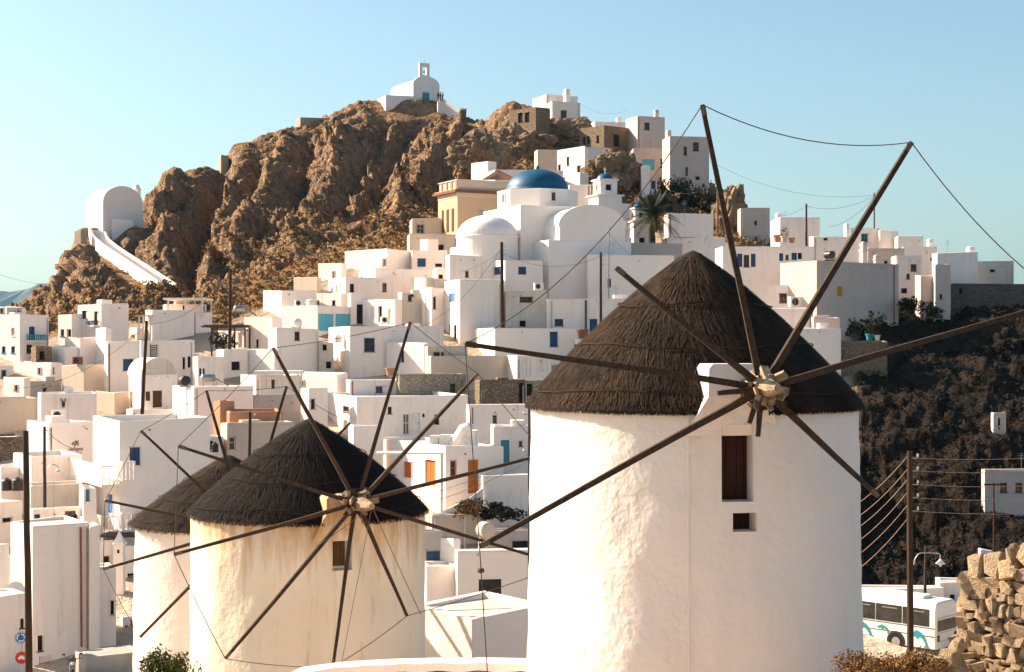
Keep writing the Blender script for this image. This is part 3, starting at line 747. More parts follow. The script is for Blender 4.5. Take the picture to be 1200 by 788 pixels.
# pair of boxes middle left
hA4 = H(170, 178, 228, 363, 402, 'large blank white box house under a slab canopy', [], D=157)
H(191, 194, 242, 356, 368, 'white roof room with wide overhanging slab', [(214, 358, 218, 364, 'o', 'black')], D=162, par=.1, ch=[])
H(224, 229, 249, 366, 402, 'slim white house joined to the large blank box', [], D=159.5)
H(152, 160, 178, 385, 402, 'low white terrace room beside large blank box house', [(154, 392, 158, 400, 'o', 'black')], D=158)
hA5 = H(122, 126, 164, 400, 462, 'white house with one deep blue shuttered window', [(144, 421, 156, 435, 's', 'blue')], D=140)
hA5b = H(164, 165, 228, 399, 442, 'white house with iron outside stair and slit windows', [(214, 419, 217, 433, 'o', 'black'), (220, 418, 223.5, 431, 'o', 'black')], D=146)
H(226, 232, 262, 418, 446, 'white house with twin small windows behind solar heaters', [(233, 432, 236, 440, 'w', 'blue'), (237.5, 432, 240, 440, 'w', 'blue')], D=143)
H(253, 262, 290, 409, 436, 'white terrace house with terracotta awning opening', [(271, 424, 281, 434, 'o', 'rust')], D=147)
hA12 = H(151, 165, 208, 438, 484, 'white house with brown wooden door and low vaulted roof', [(179, 458, 190, 481, 'd', 'brown'), (170.5, 459, 176, 470, 's', 'brown'), (152.5, 459, 155.5, 477, 's', 'orange')], D=134, par=0.1, key='vault')
hA13 = H(202, 227, 297, 453, 507, 'bright white cube house carrying two solar water heaters', [], m='white_clean', D=127, par=0.15, key='solar')
H(148, 155, 204, 480, 497, 'low white terrace parapet in front of brown wooden door', [], D=131, par=0.1)
hA14 = H(-20, -8, 46, 467, 540, 'long grey beige blank house wall behind the wooden pole', [], m='beige', D=131, par=0.2)
H(-20, -12, 28, 512, 560, 'dark weathered wall base by the wooden pole', [], m='stone_grey', D=124, par=0.1)
hA15 = H(44, 48, 114, 461, 496, 'white terrace wall bearing a dark horned head ornament', [], D=129, par=0.9, key='horn')
hA16 = H(31, 57, 110, 495, 556, 'white house front with handwritten lettering and small vent', [(83, 531, 94, 534.5, 'o', 'black')], m='white_clean', D=119, par=0.35, key='sign')
hA17 = H(109, 140, 246, 493, 640, 'large white house with balustrade balconies and blue shutters', [(151.5, 524.5, 164, 545.5, 's', 'blue'), (125.5, 579, 133, 602, 'd', 'bright_blue')], m='white_clean', D=107, par=0.45, key='balc')
balcony(hA17, 'L', 96.5, 140, 541, 565, 'white_clean', 1.2, True, 'white_clean')
balcony(hA17, 'R', 138, 153, 541, 565, 'white_clean', 1.2, True, 'white_clean')
balcony(hA17, 'L', 112, 140, 601, 623, 'white_clean', 1.2, True, 'white_clean')
balcony(hA17, 'R', 138, 161, 601, 623, 'white_clean', 1.2, True, 'white_clean')
H(250, 258, 275, 470, 500, 'small terracotta rendered block beside orange brick terrace', [], m='terracotta', D=122, par=.1)
H(262, 269, 332, 482, 500, 'orange terracotta terrace parapet behind the dark thatched cap', [], m='terracotta', D=121, par=.2)
H(258, 266, 345, 497, 560, 'beige house below the orange terracotta parapet', [(268, 512, 276, 528, 'w', 'paint_white')], m='beige', D=118)
H(238, 240, 262, 512, 540, 'low dark sided service hut with black tanks', [(240, 517, 250, 527, 'o', 'black')], m='white', D=117)
# lower left terraces
H(15, 37, 96, 535, 575, 'white terrace house with street lamp bracket below lettered wall', [], D=112.5, par=.4)
H(-20, 2, 38, 548, 585, 'pale house with black water tanks on its roof', [], D=113.5, par=.2, key='tanks')
H(30, 36, 99, 569, 600, 'white terrace with raised curved coping below street lamp', [], m='dirty', D=109, par=.5)
H(96, 98, 113, 572, 640, 'narrow white entrance wing with teal door', [(98.5, 567, 105, 588, 'd', 'teal')], D=104)
H(34, 38, 106, 597, 622, 'white house with square brown shuttered window', [(76, 599, 91, 614, 'w', 'brown'), (38, 603, 47, 613, 'w', 'dark_paint'), (94, 600, 97, 604, 'o', 'black')], D=106, par=.2)
H(-30, -4, 26, 590, 645, 'pale lower terrace house behind wooden pole', [(2, 607, 14, 612, 'o', 'black')], m='white', D=107.5)
H(12, 38, 105, 617, 800, 'big blank pinkish white house with rusty downpipe behind pole', [(43.5, 745, 50, 763, 'w', 'dark_paint'), (45, 769, 59, 800, 'd', 'paint_white')], m='white', D=91, par=.12, key='bigleft')
H(103, 105, 116, 617, 690, 'narrow upright white stair tower on blank house', [], D=92.5, par=.1)
H(97, 98, 136, 669, 775, 'lower white annex with slit window beside blank house', [(129.5, 704, 131.5, 721, 'o', 'black')], D=93, par=.12)
H(-30, -14, 30, 700, 800, 'low white roadside house with bright sloping roof top', [(26, 725, 29, 736, 'w', 'dark_paint')], D=84, par=.05, key='lowleft', roof='white_clean')
H(-30, -10, 11, 641, 710, 'tall narrow white house at the village corner', [], D=90, par=.1)
H(132, 136, 166, 640, 740, 'white shop house with awnings and dark shopfront', [(149, 672, 159, 710, 'o', 'black'), (139, 655, 146, 668, 'o', 'black')], D=103, par=.3, key='shop')
H(140, 144, 200, 722, 790, 'white street house with arched brown doorway', [(153, 726, 161, 748, 's', 'brown'), (144, 733, 147, 752, 'o', 'black')], D=96, par=.1)
H(88, 100, 166, 770, 800, 'low pale roadside ledge wall behind the motorbike', [], D=84, par=.03, name='ledge_wall', cat='wall', m='concrete', roof='concrete', dep=1.5)
H(113, 116, 136, 632, 668, 'white roof terrace with dark awning near pointed chimney', [(115, 652, 128, 662, 'o', 'black')], D=104)
# --- centre left
H(308, 330, 371, 340, 378, 'white cube house with blank sunlit side below scrub slope', [(348, 353, 354, 359, 'o', 'black')], D=165)
H(368, 400, 411, 343, 364, 'white house with low lit wall above blue gate', [(389, 352, 393, 358, 'w', 'brown'), (371, 352, 374, 358, 'o', 'black')], D=167)
hB2 = H(328, 372, 412, 358, 390, 'white courtyard house with wide turquoise gate', [(373, 368, 391, 388, 's', 'gate_blue'), (393, 368, 411, 388, 's', 'gate_blue')], D=159, ch=[(364, 351, 8)], key='gate')
H(409, 411, 430, 344, 385, 'white house with tall dark doorway beside turquoise gate', [(418, 357, 427, 380, 'o', 'black')], D=163)
H(425, 463, 471, 350, 383, 'white house with two slim sunlit doors', [(435, 359, 439, 374, 's', 'paint_white'), (443, 359, 447.5, 377, 'o', 'brown'), (455, 362, 458, 376, 's', 'dirty')], D=160)
H(466, 471, 500, 343, 381, 'dirty plaster house with one small dark window', [(478, 345.5, 482.5, 353, 'w', 'brown'), (481, 336, 485, 341, 'o', 'black')], m='dirty', D=162)
H(494, 506, 524, 338, 379, 'white house with upright dark window beside tall plain tower', [(506.5, 348, 510.5, 362, 'w', 'brown')], D=160.5)
hB6 = H(286, 319, 331, 372, 412, 'white house behind the timber pergola', [(300, 398, 303, 407, 'w', 'brown'), (288, 386, 291, 405, 'o', 'black')], D=153)
H(253, 287, 292, 388, 412, 'white pergola house with three slender door openings', [(273, 389, 276, 408, 'o', 'black'), (279, 389, 282, 408, 'o', 'black')], D=154.5)
hB7 = H(314, 325, 374, 385, 436, 'white house with small brown window and round roof tank', [(345, 389, 351, 399, 'w', 'brown')], D=147, key='tankroof')
H(282, 322, 327, 410, 438, 'low bright lit terrace wall below brown windowed house', [], D=146.2, m='white_clean')
H(371, 374, 391, 402, 438, 'dirty narrow passage house with two dark openings', [(378, 404, 383, 411, 'o', 'black'), (382, 424, 388, 432, 'o', 'black')], m='dirty', D=148)
hB9 = H(385, 410, 520, 382, 432, 'white long house with big square dark window', [(426.5, 396.5, 439, 412.5, 'w', 'blue')], D=147, m='white')
H(453, 497, 503, 402, 434, 'low white lean house at end of long house', [(470, 412, 474, 424, 'w', 'blue')], D=144.5)
H(497, 501, 548, 405, 440, 'pale house with tiny letterbox window', [(508, 413, 515.5, 419, 'w', 'brown'), (517, 413, 520, 418, 'o', 'black')], m='dirty', D=143.5)
H(340, 395, 408, 438, 460, 'white sunlit terrace wall with small dark hatch', [(352, 446, 356, 452, 'o', 'brown')], D=139, m='white_clean')
H(404, 410, 472, 446, 470, 'white house with one tiny indigo window under long house', [(440, 453, 448, 460, 'w', 'blue')], D=137.5)
H(282, 300, 352, 440, 470, 'white house shaded by a slab canopy on posts', [(308, 445, 313, 456, 's', 'paint_white'), (318, 445, 322, 456, 's', 'brown')], D=136.5)
H(293, 297, 364, 464, 494, 'grey shaded house wall above the dark thatched cap', [], m='grey', D=130)
H(352, 362, 384, 455, 500, 'white stair house with diagonal shadow', [(364, 468, 369, 480, 'o', 'brown')], D=128.5)
hB14 = H(382, 418, 548, 464, 504, 'long white house with glazed grille door and white door', [(402, 476, 409, 483, 'w', 'brown'), (472, 485, 480, 510, 'w', 'paint_white'), (482, 484, 492, 508, 'd', 'paint_white'), (454.5, 477, 459, 485, 'w', 'brown'), (509, 486, 515, 498, 'o', 'brown'), (495, 485, 498, 489, 'o', 'brown')], D=127.5)
H(462, 468, 546, 440, 468, 'rough pale stone house with barred window', [(527, 450, 533, 463, 'w', 'brown')], m='stone_pale', D=138)
H(408, 414, 450, 500, 545, 'plain lavender shaded white house beside the thatched cap', [], D=119.5)
H(546, 550, 624, 475, 503, 'white house with single small dark window near big mill', [(577, 487, 582, 496, 'w', 'brown')], D=126.5)
H(575, 578, 640, 500, 560, 'white house with teal door near big mill', [(587, 516, 597, 544, 'd', 'teal'), (608, 517, 612, 523, 'w', 'brown')], D=119)
hI2 = H(428, 522, 590, 524, 598, 'white house with bright orange doors and shutters', [(473, 541, 483, 560, 's', 'orange'), (498, 539, 510, 569, 'd', 'orange'), (527, 540, 534.5, 560, 'w', 'orange'), (548.5, 539, 561, 578, 'd', 'orange')], m='white_clean', D=113, t=30, key='orange')
H(556, 562, 585, 524, 552, 'small white side room behind the orange doors', [], D=116)
H(500, 506, 570, 604, 660, 'brownish stone walled terrace house with pale coping', [], m='beige', D=108, par=.1)
H(560, 566, 640, 622, 668, 'dull low house with dark awning opening', [(600, 634, 625, 642, 'o', 'black')], m='grey', D=105)
H(492, 500, 536, 664, 725, 'peeling white courtyard wall with rusty patches', [], m='white', D=97, par=.1)
H(492, 497, 524, 622, 670, 'dark lean to shelter with blue panel', [(499, 646, 522, 664, 's', 'blue')], m='grey', D=99)
H(515, 532, 538, 632, 668, 'bright white wedge of wall beside blue panel', [], D=98.5, m='white_clean')
H(533, 536, 660, 646, 722, 'lavender shaded white house with square dark door', [(561, 679, 587.5, 713, 'd', 'dark_paint')], D=96, par=.1, m='white_clean')
H(481, 553, 640, 722, 800, 'low sunlit white storage block between the windmills', [], D=42.5, t=44, par=.08, m='mill_white', detail=False, name='storage_block', cat='building')
# --- centre
H(521, 539, 588, 328, 410, 'tall plain white tower house with tiny blue window', [(527, 344, 533, 354, 's', 'bright_blue'), (532, 381, 535, 398, 'w', 'blue'), (526, 381, 528, 394, 'o', 'brown')], D=157)
H(485, 500, 525, 326, 380, 'stained white house left of the tall plain tower', [(507, 348, 510, 360, 'o', 'brown')], m='dirty', D=164)
H(590, 593, 641, 341, 390, 'stained beige house with wide slot window', [(609, 348, 624, 354, 'w', 'brown'), (609, 376, 616, 383, 'o', 'black'), (594, 384, 600, 390, 'o', 'black')], m='dirty', D=158)
H(638, 641, 750, 350, 395, 'white house with indigo door and blue drainpipe', [(650, 374, 660, 382, 'w', 'blue'), (691, 374, 700, 391, 'd', 'blue'), (716, 366, 724, 372, 'w', 'brown')], D=157.5, key='pipe')
H(553, 580, 679, 384, 418, 'white long terrace house with single blue shuttered window', [(644, 389, 653.5, 407, 's', 'blue')], D=149.5, m='white_clean')
H(672, 675, 700, 397, 420, 'small white step block with rusty pot at thatch edge', [], D=150)
H(500, 505, 600, 418, 445, 'low beige terrace house with flat lit roof', [(598, 415, 602, 418, 'o', 'black')], m='beige', D=142.5)
H(594, 606, 646, 418, 448, 'white house with two outlined doors', [(612, 421, 622, 441, 's', 'paint_white'), (629, 421, 642, 436, 's', 'paint_white')], D=141.5)
H(556, 562, 616, 446, 480, 'rubble stone house below white outlined doors', [(608, 449, 614, 472, 'o', 'brown')], m='stone', D=136)
H(610, 614, 660, 446, 480, 'pale rubble house at the big thatch edge', [(616, 450, 624, 464, 'o', 'brown')], m='stone_pale', D=137.5)
# --- below the church
H(480, 483, 524, 293, 320, 'white house with blue window below ochre mansion', [(489, 303, 499, 313, 's', 'blue'), (510, 309, 518, 313, 'o', 'black')], D=180)
H(404, 454, 484, 292, 332, 'white house with two small windows under ochre mansion', [(448, 303, 453, 313, 'w', 'paint_white'), (417, 325, 420, 330, 'o', 'brown')], D=179)
H(373, 400, 406, 308, 335, 'white house corner at the scrub edge', [(389, 318, 392, 328, 'o', 'brown')], D=178)
H(344, 372, 375, 325, 345, 'beige low wall house at the scrub edge', [], m='beige', D=174)
H(420, 440, 512, 315, 345, 'white stepped terrace house under blue windowed house', [(440, 333, 446, 342, 'o', 'brown'), (462, 330, 466, 338, 'w', 'brown')], D=172)
H(507, 512, 542, 315, 345, 'white terrace with black barrel tank below church apse', [(514, 322, 519, 328, 'o', 'black')], D=171, key='barrel')
H(385, 405, 470, 325, 358, 'white flat roofed house with two dark doors above turquoise gate', [(410, 333, 415, 344, 'o', 'brown'), (448, 332, 453, 342, 'w', 'brown'), (394, 334, 399, 344, 's', 'paint_white')], D=169)
H(559, 592, 636, 304, 345, 'white house with two blue windows under the domed church', [(579, 313, 588, 322, 's', 'blue'), (607, 313, 616.5, 322, 's', 'blue')], D=163, t=25, ch=[(618, 326, 7)])
H(522, 527, 564, 299, 350, 'white plain block under the church apse', [(545, 318, 549, 325, 'w', 'brown')], D=164.5)
# --- right of the church
H(686, 689, 790, 299, 352, 'white blue shaded house wall beside the domed church', [(712, 327, 716, 337, 'o', 'black'), (667, 342, 672, 349, 'w', 'brown')], D=166, m='white_clean')
H(684, 688, 800, 284, 305, 'grey weathered parapet house behind blue shaded wall', [], m='grey', D=172)
H(664, 667, 693, 216, 246, 'white cube house between blue dome and bell tower', [], D=186)
H(717, 721, 740, 238, 285, 'white house with sloping roof by small bell gable', [(728, 262, 731, 268, 'o', 'brown')], D=184)
# --- ochre mansion surroundings
H(552, 572, 582, 189, 212, 'white cube house behind the tiled roof', [], D=222)
H(565, 580, 660, 198, 225, 'white long wall house behind the blue dome', [], D=218, par=.1)
H(480, 483, 520, 256, 280, 'beige flat annex with grey window beside ochre mansion', [(488, 263, 497, 274, 'w', 'grey')], m='beige', D=196)
H(477, 480, 537, 274, 298, 'beige terrace house below ochre mansion', [(513, 287, 520, 300, 'o', 'black')], m='beige', D=189)
H(492, 502, 514, 280, 296, 'little white sunlit cube on beige terrace', [], D=186)
# --- upper cluster on the summit shoulder
H(641, 647, 680, 119, 150, 'white summit house with brown window and chimney', [(657, 129.5, 664, 140, 'w', 'brown')], D=272, ch=[(664, 104, 6)])
H(624, 640, 677, 111, 135, 'white set back upper storey of summit house', [], D=277)
H(597, 628, 645, 125, 172, 'roofless stone ruin with two window holes on summit', [(607, 132.5, 612.5, 143.5, 'o', 'black'), (615, 132, 620.5, 143, 'o', 'black')], m='stone', D=262, par=1.2, roof='earth', name='ruined_house', cat='ruin')
H(577, 590, 600, 151, 172, 'low broken stone wall joining the summit ruin', [], m='stone', D=264, par=.4, roof='earth', name='ruined_wall', cat='ruin')
H(679, 708, 737, 147, 178, 'brown stone house with small windows below summit', [(683, 161, 686, 170, 'o', 'black'), (688, 160, 691, 169, 'o', 'black'), (699, 159, 702, 168, 'o', 'black'), (719, 158, 726, 172, 'o', 'black')], m='stone', D=256)
H(692, 697, 737, 142, 156, 'low white roof wall behind brown stone house', [], D=264, ch=[(725, 137, 5)])
H(733, 747, 779, 136, 180, 'tall narrow white summit house with twin window', [(755, 144, 761, 152.5, 'w', 'brown'), (754, 163, 762, 172, 's', 'pink')], D=256, ch=[(776, 128, 5)], m='pink')
H(776, 785, 831, 159, 222, 'pink white house with scattered small windows over dark bushes', [(801, 172, 805, 182, 'w', 'brown'), (812, 167, 819, 177, 'w', 'brown'), (803, 196, 806, 206, 'w', 'brown'), (815, 207, 820, 211, 'o', 'brown')], D=240, ch=[(780, 153, 5)], m='pink')
H(739, 742, 790, 174, 205, 'blue grey shaded low house between tall summit houses', [(752, 187, 767, 199, 's', 'gate_blue'), (774, 186, 782, 197, 'o', 'black')], m='pink', D=247)
H(626, 630, 656, 175, 205, 'beige plaster house below the stone ruin', [], m='beige', D=240)
H(653, 685, 690, 172, 218, 'bright white house with arched door below stone houses', [(664, 184, 667, 194, 'w', 'brown'), (676, 194, 680, 203, 'o', 'brown'), (653, 193, 657, 208, 'o', 'brown')], D=232, t=40, m='white_clean')
H(684, 688, 714, 172, 205, 'white cube house beside the rounded boulder', [(681, 182, 685, 188, 'w', 'brown')], D=236)
H(662, 680, 690, 202, 226, 'small white stepped room above the church dome', [], D=222)
H(750, 752, 762, 194, 238, 'narrow white shaded wall beside the boulder', [], D=222, name='garden_wall', cat='wall')
H(758, 762, 770, 210, 232, 'small pale blue hut near dark bushes', [(762, 212, 768, 221, 'w', 'brown')], D=224)
H(778, 783, 836, 250, 292, 'white house with tan gable behind the palm tree', [(790, 278, 815, 283, 'o', 'black')], D=188, par=.1)
# --- right plateau
H(864, 868, 902, 244, 285, 'small dull grey house on the skyline next to rock', [(884, 259, 887, 264, 'o', 'black')], m='grey', D=205)
H(776, 781, 850, 279, 312, 'long white low house left of blue shutter house', [], D=178)
H(903, 914, 961, 255, 290, 'white skyline house with blocky parapet', [], D=190, ch=[(908, 250, 6)])
hE4 = H(838, 847, 953, 289, 336, 'white house with navy shutters beside dark window', [(864, 297.5, 870, 313, 's', 'blue'), (871.5, 299, 878, 313, 'w', 'brown'), (880, 297.5, 885.5, 313, 's', 'blue'), (913, 297, 918, 306, 's', 'blue'), (920, 298, 925, 306, 'w', 'paint_white'), (927.5, 296.5, 934, 305, 's', 'blue'), (935, 296.5, 940, 304, 'o', 'black')], D=164, key='shutters')
H(948, 953, 1004, 277, 306, 'white house with small slot and arched dark gate', [(966, 295, 979, 306, 'o', 'black'), (965, 279, 970, 282, 'o', 'black')], D=181, ch=[(992, 262, 5)])
hE6 = H(914, 957, 1053, 306, 394, 'large pinkish house with a single yellow window', [(980, 336, 987, 347, 's', 'yellow')], m='pink', D=156, t=32, ch=[(1012, 282, 7), (1043, 297, 6)])
H(862, 868, 946, 334, 365, 'white low house with brown window and service box', [(913, 344, 922, 355, 'w', 'brown')], D=159)
H(885, 890, 953, 361, 390, 'white terrace block beneath the pinkish house', [], D=152)
H(950, 953, 985, 372, 390, 'pale garden parapet under the yellow window', [], m='pink', D=150)
H(915, 922, 986, 384, 440, 'white house corner descending beside big thatch', [], D=145, m='white_clean')
H(980, 984, 1040, 400, 452, 'stone terrace wall with pale blue coping and pots', [], m='stone', D=146, par=.1, name='terrace_wall', cat='wall', roof='gate_blue', key='pots')
H(998, 1003, 1031, 268, 302, 'white house with dark teal square window on skyline', [(1009, 274, 1017, 284, 'w', 'teal')], D=186)
H(1027, 1031, 1053, 270, 302, 'plain white skyline cube beside teal windowed house', [], D=185)
H(1048, 1052, 1082, 277, 305, 'white skyline house left of the lone chimney', [], D=183)
H(1012, 1017, 1060, 292, 320, 'beige lit parapet house above pinkish house', [(1036, 306, 1040, 310, 'o', 'black')], m='beige', D=173)
H(1053, 1058, 1098, 290, 318, 'blue white house with skyline chimney', [(1090, 302, 1093, 306, 'o', 'black')], D=177, ch=[(1090, 280, 6)])
H(1044, 1050, 1080, 300, 355, 'bluish white house with brown framed window', [(1067, 310, 1074, 318, 'w', 'brown'), (1062, 321, 1066, 327, 'w', 'brown'), (1056, 338, 1063, 344, 'o', 'black')], D=168)
H(1072, 1079, 1097, 323, 368, 'pale upright house above the dark ravine', [], D=164, m='pink')
H(1092, 1096, 1114, 309, 374, 'tall narrow weathered pink wall over the ravine', [(1101, 345, 1104, 351, 'o', 'black')], D=163, m='pink', name='buttress_wall', cat='wall')
H(1092, 1098, 1146, 296, 340, 'long white house with chimney near ravine edge', [], D=171, ch=[(1137, 289, 7)])
H(1138, 1145, 1188, 307, 336, 'last pale house at the ravine end', [(1160, 316, 1166, 319, 'o', 'black')], D=175, m='dirty')
H(1110, 1115, 1240, 333, 372, 'long grey stone retaining wall over the ravine', [(1124, 338, 1128, 345, 'o', 'black')], m='stone_grey', D=166, par=.1, name='retaining_wall', cat='wall')
# --- ravine right
H(1150, 1154, 1240, 551, 602, 'pink grey house standing on the dark ravine side', [(1172, 566, 1180, 577, 'w', 'brown'), (1190, 566, 1198, 577, 'w', 'brown')], m='grey', D=121, key='ravine')
H(1161, 1164, 1179, 484, 502, 'tiny white hut clinging to the dark ravine', [(1169, 490, 1172, 499, 'o', 'black')], D=133, m='pink')
H(1000, 1006, 1106, 690, 720, 'low white roadside wall with pillar behind the coach', [], D=100, par=.05, name='roadside_wall', cat='wall', m='white_clean', dep=1.0)
H(1096, 1101, 1170, 681, 730, 'lavender shaded house behind the coach', [(1113, 697, 1119, 707, 'o', 'black')], D=101, par=.05, key='lav')
H(1146, 1149, 1164, 646, 664, 'small dull white hut behind the dry stone wall', [(1152, 650, 1158, 657, 'o', 'black')], D=112)
# ------------------------------------------------------------------ windmills
def plane_hit(px, py, p0, n):
    d = Vector(((px - 600) / F, 1.0, (HY - py) / F)); o = Vector((0, 0, ZC))
    return o + d * ((p0 - o).dot(n) / d.dot(n))

def sag_pts(a, b, sag, n=14):
    return [a.lerp(b, i / n) - UP * (sag * 4 * (i / n) * (1 - i / n)) for i in range(n + 1)]

def mill(label, cx, D, rim_y, apex_y, Rr, Rb, zb, alpha, hub_px, spokes, ropes, wins, cap_r, mat, bulge=0.05, nstraw=9000, straw='straw', seed=1, dorm=(.52, .78, -.25), hubrad=0.30, beam=0.058, nose=.75, pane='mill_shutter', fcol='mill_shutter'):
    rs = random.Random(seed)
    c = P(cx, rim_y, D); zr = c.z
    base = Vector((c.x, c.y, zb + ZC))
    root = thing('windmill', label, 'windmill', base, 'old thatched windmills in a row')
    al = R(alpha); ax = Vector((math.sin(al), -math.cos(al), 0)); pv = Vector((math.cos(al), math.sin(al), 0))
    th0 = math.atan2(ax.y, ax.x)       # angle of the axle round the tower
    Ht = zr - base.z
    def rad(z): return Rb + (Rr - Rb) * max(0, min(1, z / Ht))
    # tower wall: polar grid with recessed windows
    wn_ = []
    for (x0, y0, x1, y1) in wins:
        fr = P(0, 0, 1); yd = D - Rr * 0.98
        z1 = (HY - y0) / F * yd + ZC - base.z; z0 = (HY - y1) / F * yd + ZC - base.z
        a = []
        for xx in (x0, x1):
            k = (xx - 600) / F; best = None
            for i in range(721):
                t = -math.pi + math.pi * i / 720 
                q = Vector((c.x + Rr * math.cos(t), c.y + Rr * math.sin(t), 0)); e = abs(q.x / q.y - k)
                if (best is None or e < best[0]): best = (e, t)
            a.append(best[1])
        wn_.append((a[0], a[1], z0, z1))
    angs = sorted({*[round(-math.pi / 2 + 2 * math.pi * i / 120, 4) for i in range(120)]} | {round(a + (0 if a > -math.pi / 2 else 2 * math.pi), 4) for w in wn_ for a in w[:2]})
    zs = sorted({*[round(Ht * i / 34, 3) for i in range(35)]} | {round(z, 3) for w in wn_ for z in w[2:]})
    inwin = lambda t, z: any((w[0] < t < w[1] or w[0] < t - 2 * math.pi < w[1]) and w[2] < z < w[3] for w in wn_)
    n = len(angs); mb = MB()
    grid = np.array([[math.cos(t) * 3, math.sin(t) * 3, z] for z in zs for t in angs])
    dv = 0.045 * pnoise(grid / 1.6 + seed * 9) + 0.025 * pnoise(grid / 0.6 + seed) + 0.012 * pnoise(grid / 0.22 + seed)
    for i, z in enumerate(zs):
        for j, t in enumerate(angs):
            r = rad(z) + dv[i * n + j]
            mb.v.append(Vector((c.x + r * math.cos(t), c.y + r * math.sin(t), base.z + z)))
    for i in range(len(zs) - 1):
        for j in range(n):
            j2 = (j + 1) % n; tm = (angs[j] + (angs[j2] if j2 else angs[0] + 2 * math.pi)) / 2
            if inwin(tm, (zs[i] + zs[i + 1]) / 2): continue
            mb.f.append((i * n + j, i * n + j2, (i + 1) * n + j2, (i + 1) * n + j))
    tw = mb.build('tower', mat, root, smooth=True)
    for w in wn_:
        t0, t1 = w[0], w[1]; tc = (t0 + t1) / 2; nn = Vector((math.cos(tc), math.sin(tc), 0))
        def pp(t, z, dd): return Vector((c.x, c.y, base.z + z)) + Vector((math.cos(t), math.sin(t), 0)) * (rad(z) + .012) - nn * dd
        mb = MB(); dd = 0.42
        cs = [(t0, w[2]), (t1, w[2]), (t1, w[3]), (t0, w[3])]
        for k in range(4):
            a, b = cs[k], cs[(k + 1) % 4]
            mb.quad(pp(*a, -.0), pp(*a, dd), pp(*b, dd), pp(*b, -.0))
        mb.build('window_reveal', mat, tw)
        mb = MB(); o = pp(t0, w[2], dd - .02); u = (pp(t1, w[2], dd - .02) - o); wd = u.length; u.normalize()
        frame_ring(mb, o, u, nn, wd, w[3] - w[2], .055, .06)
        fr_ = mb.build('window', fcol, tw)
        mb = MB(); k = 3
        for i in range(k):
            mb.box(o - nn * .05 + u * (wd * i / k + .006), u * (wd / k - .012), nn * .03, UP * (w[3] - w[2]))
        mb.build('shutter_boards', pane, fr_)
    # thatched cap
    za = (HY - apex_y) / F * D + ZC; Hc = za - zr
    capc = Vector((c.x, c.y, zr))
    def capr(f): return cap_r * ((1 - f) + bulge * 4 * f * (1 - f)) + 0.02
    mb = MB()
    prof = [(cap_r * .93, -.04), (cap_r, -.005)] + [(capr(f), Hc * f) for f in np.linspace(0.03, 0.965, 22)] + [(0.01, Hc * 0.985)]
    dz_top = dorm[1]; dcen = capc + pv * dorm[2]; dw = dorm[0]
    def in_dormer(p, k=1.0):
        q = p - dcen; return q.dot(ax) > 0 and abs(q.dot(pv)) < dw * k and p.z - zr < dz_top + .03
    mb.lathe(capc, prof, 128)
    for i, p in enumerate(mb.v):
        if in_dormer(p, 1.12):
            q = p - capc; rr_ = math.hypot(q.x, q.y); kk = min(1, (Rr * .93) / rr_); mb.v[i] = Vector((capc.x + q.x * kk, capc.y + q.y * kk, p.z))
    cap = mb.build('thatched_cap', 'straw_base', root, smooth=True)
    st = MB()
    for i in range(nstraw):
        layer = rs.random()
        f = 1 - math.sqrt(rs.random() * 0.985 + 0.012) if rs.random() < .9 else rs.random() * .95
        f = max(0.0, min(0.95, f))
        t = rs.random() * 2 * math.pi
        if rs.random() < .6:
            f = (math.floor(f * 9) + rs.uniform(.15, .45) + .06 * math.sin(5 * t + f * 20)) / 9
        f = max(0.0, min(0.95, f))
        L = rs.uniform(.30, .75) * (Hc / 2.6)
        fl = max(f - L / math.hypot(Hc, cap_r), -0.02)
        tt = t + rs.uniform(-.05, .05) * (1 + 2 * f)
        lift0, lift1 = rs.uniform(0, .03), rs.uniform(.01, .06)
        nrm = Vector((math.cos(t) * Hc, math.sin(t) * Hc, cap_r)).normalized()
        p0 = capc + Vector((math.cos(t) * capr(f), math.sin(t) * capr(f), Hc * f)) + nrm * lift0
        r1 = capr(max(fl, 0)) + (0.015 if fl < 0 else 0)
        p1 = capc + Vector((math.cos(tt) * r1, math.sin(tt) * r1, Hc * fl - rs.random() * (.07 if fl <= 0 else 0))) + nrm * lift1
        if in_dormer(p1, 1.06) or in_dormer(p0, 1.0): continue
        sd = (p1 - p0).cross(nrm).normalized() * rs.uniform(.005, .012)
        st.quad(p0 - sd, p0 + sd, p1 + sd * .6, p1 - sd * .6)
        m_ = (p0 + p1) / 2 + nrm * .012
    s_ = st.build('straw', straw, cap); s_['kind'] = 'stuff'
    # twine rings that hold the straw down
    for f in (.09, .36, .62):
        mb = MB(); ring = []
        for i in range(73):
            t = 2 * math.pi * i / 72
            nz = .05 * math.sin(3 * t + f * 9) + rs.uniform(-.02, .02)
            ff = f + nz * .3
            ring.append(capc + Vector((math.cos(t) * (capr(ff) + .075), math.sin(t) * (capr(ff) + .075), Hc * ff + .03)))
        if f < .3: ring = [p for p in ring if not in_dormer(p, 1.05)]
        if f < .3:
            k0 = max(range(len(ring)), key=lambda i: (ring[(i + 1) % len(ring)] - ring[i]).length); ring = ring[k0 + 1:] + ring[:k0 + 1]
        mb.tube(ring, .011, 4, caps=False); mb.build('twine_ring', straw, cap)
    # masonry dormer in front of the cap where the axle comes out
    hub_r = Rr + 0.78
    hub = capc + ax * hub_r; hub.z = (HY - hub_px[1]) / F * hub.y + ZC
    # keep the hub column as in the photograph
    hub.x = (hub_px[0] - 600) / F * hub.y
    wD, top, off_ = dorm
    fo = capc + ax * (Rr * 1.0) + pv * off_
    mb = MB()
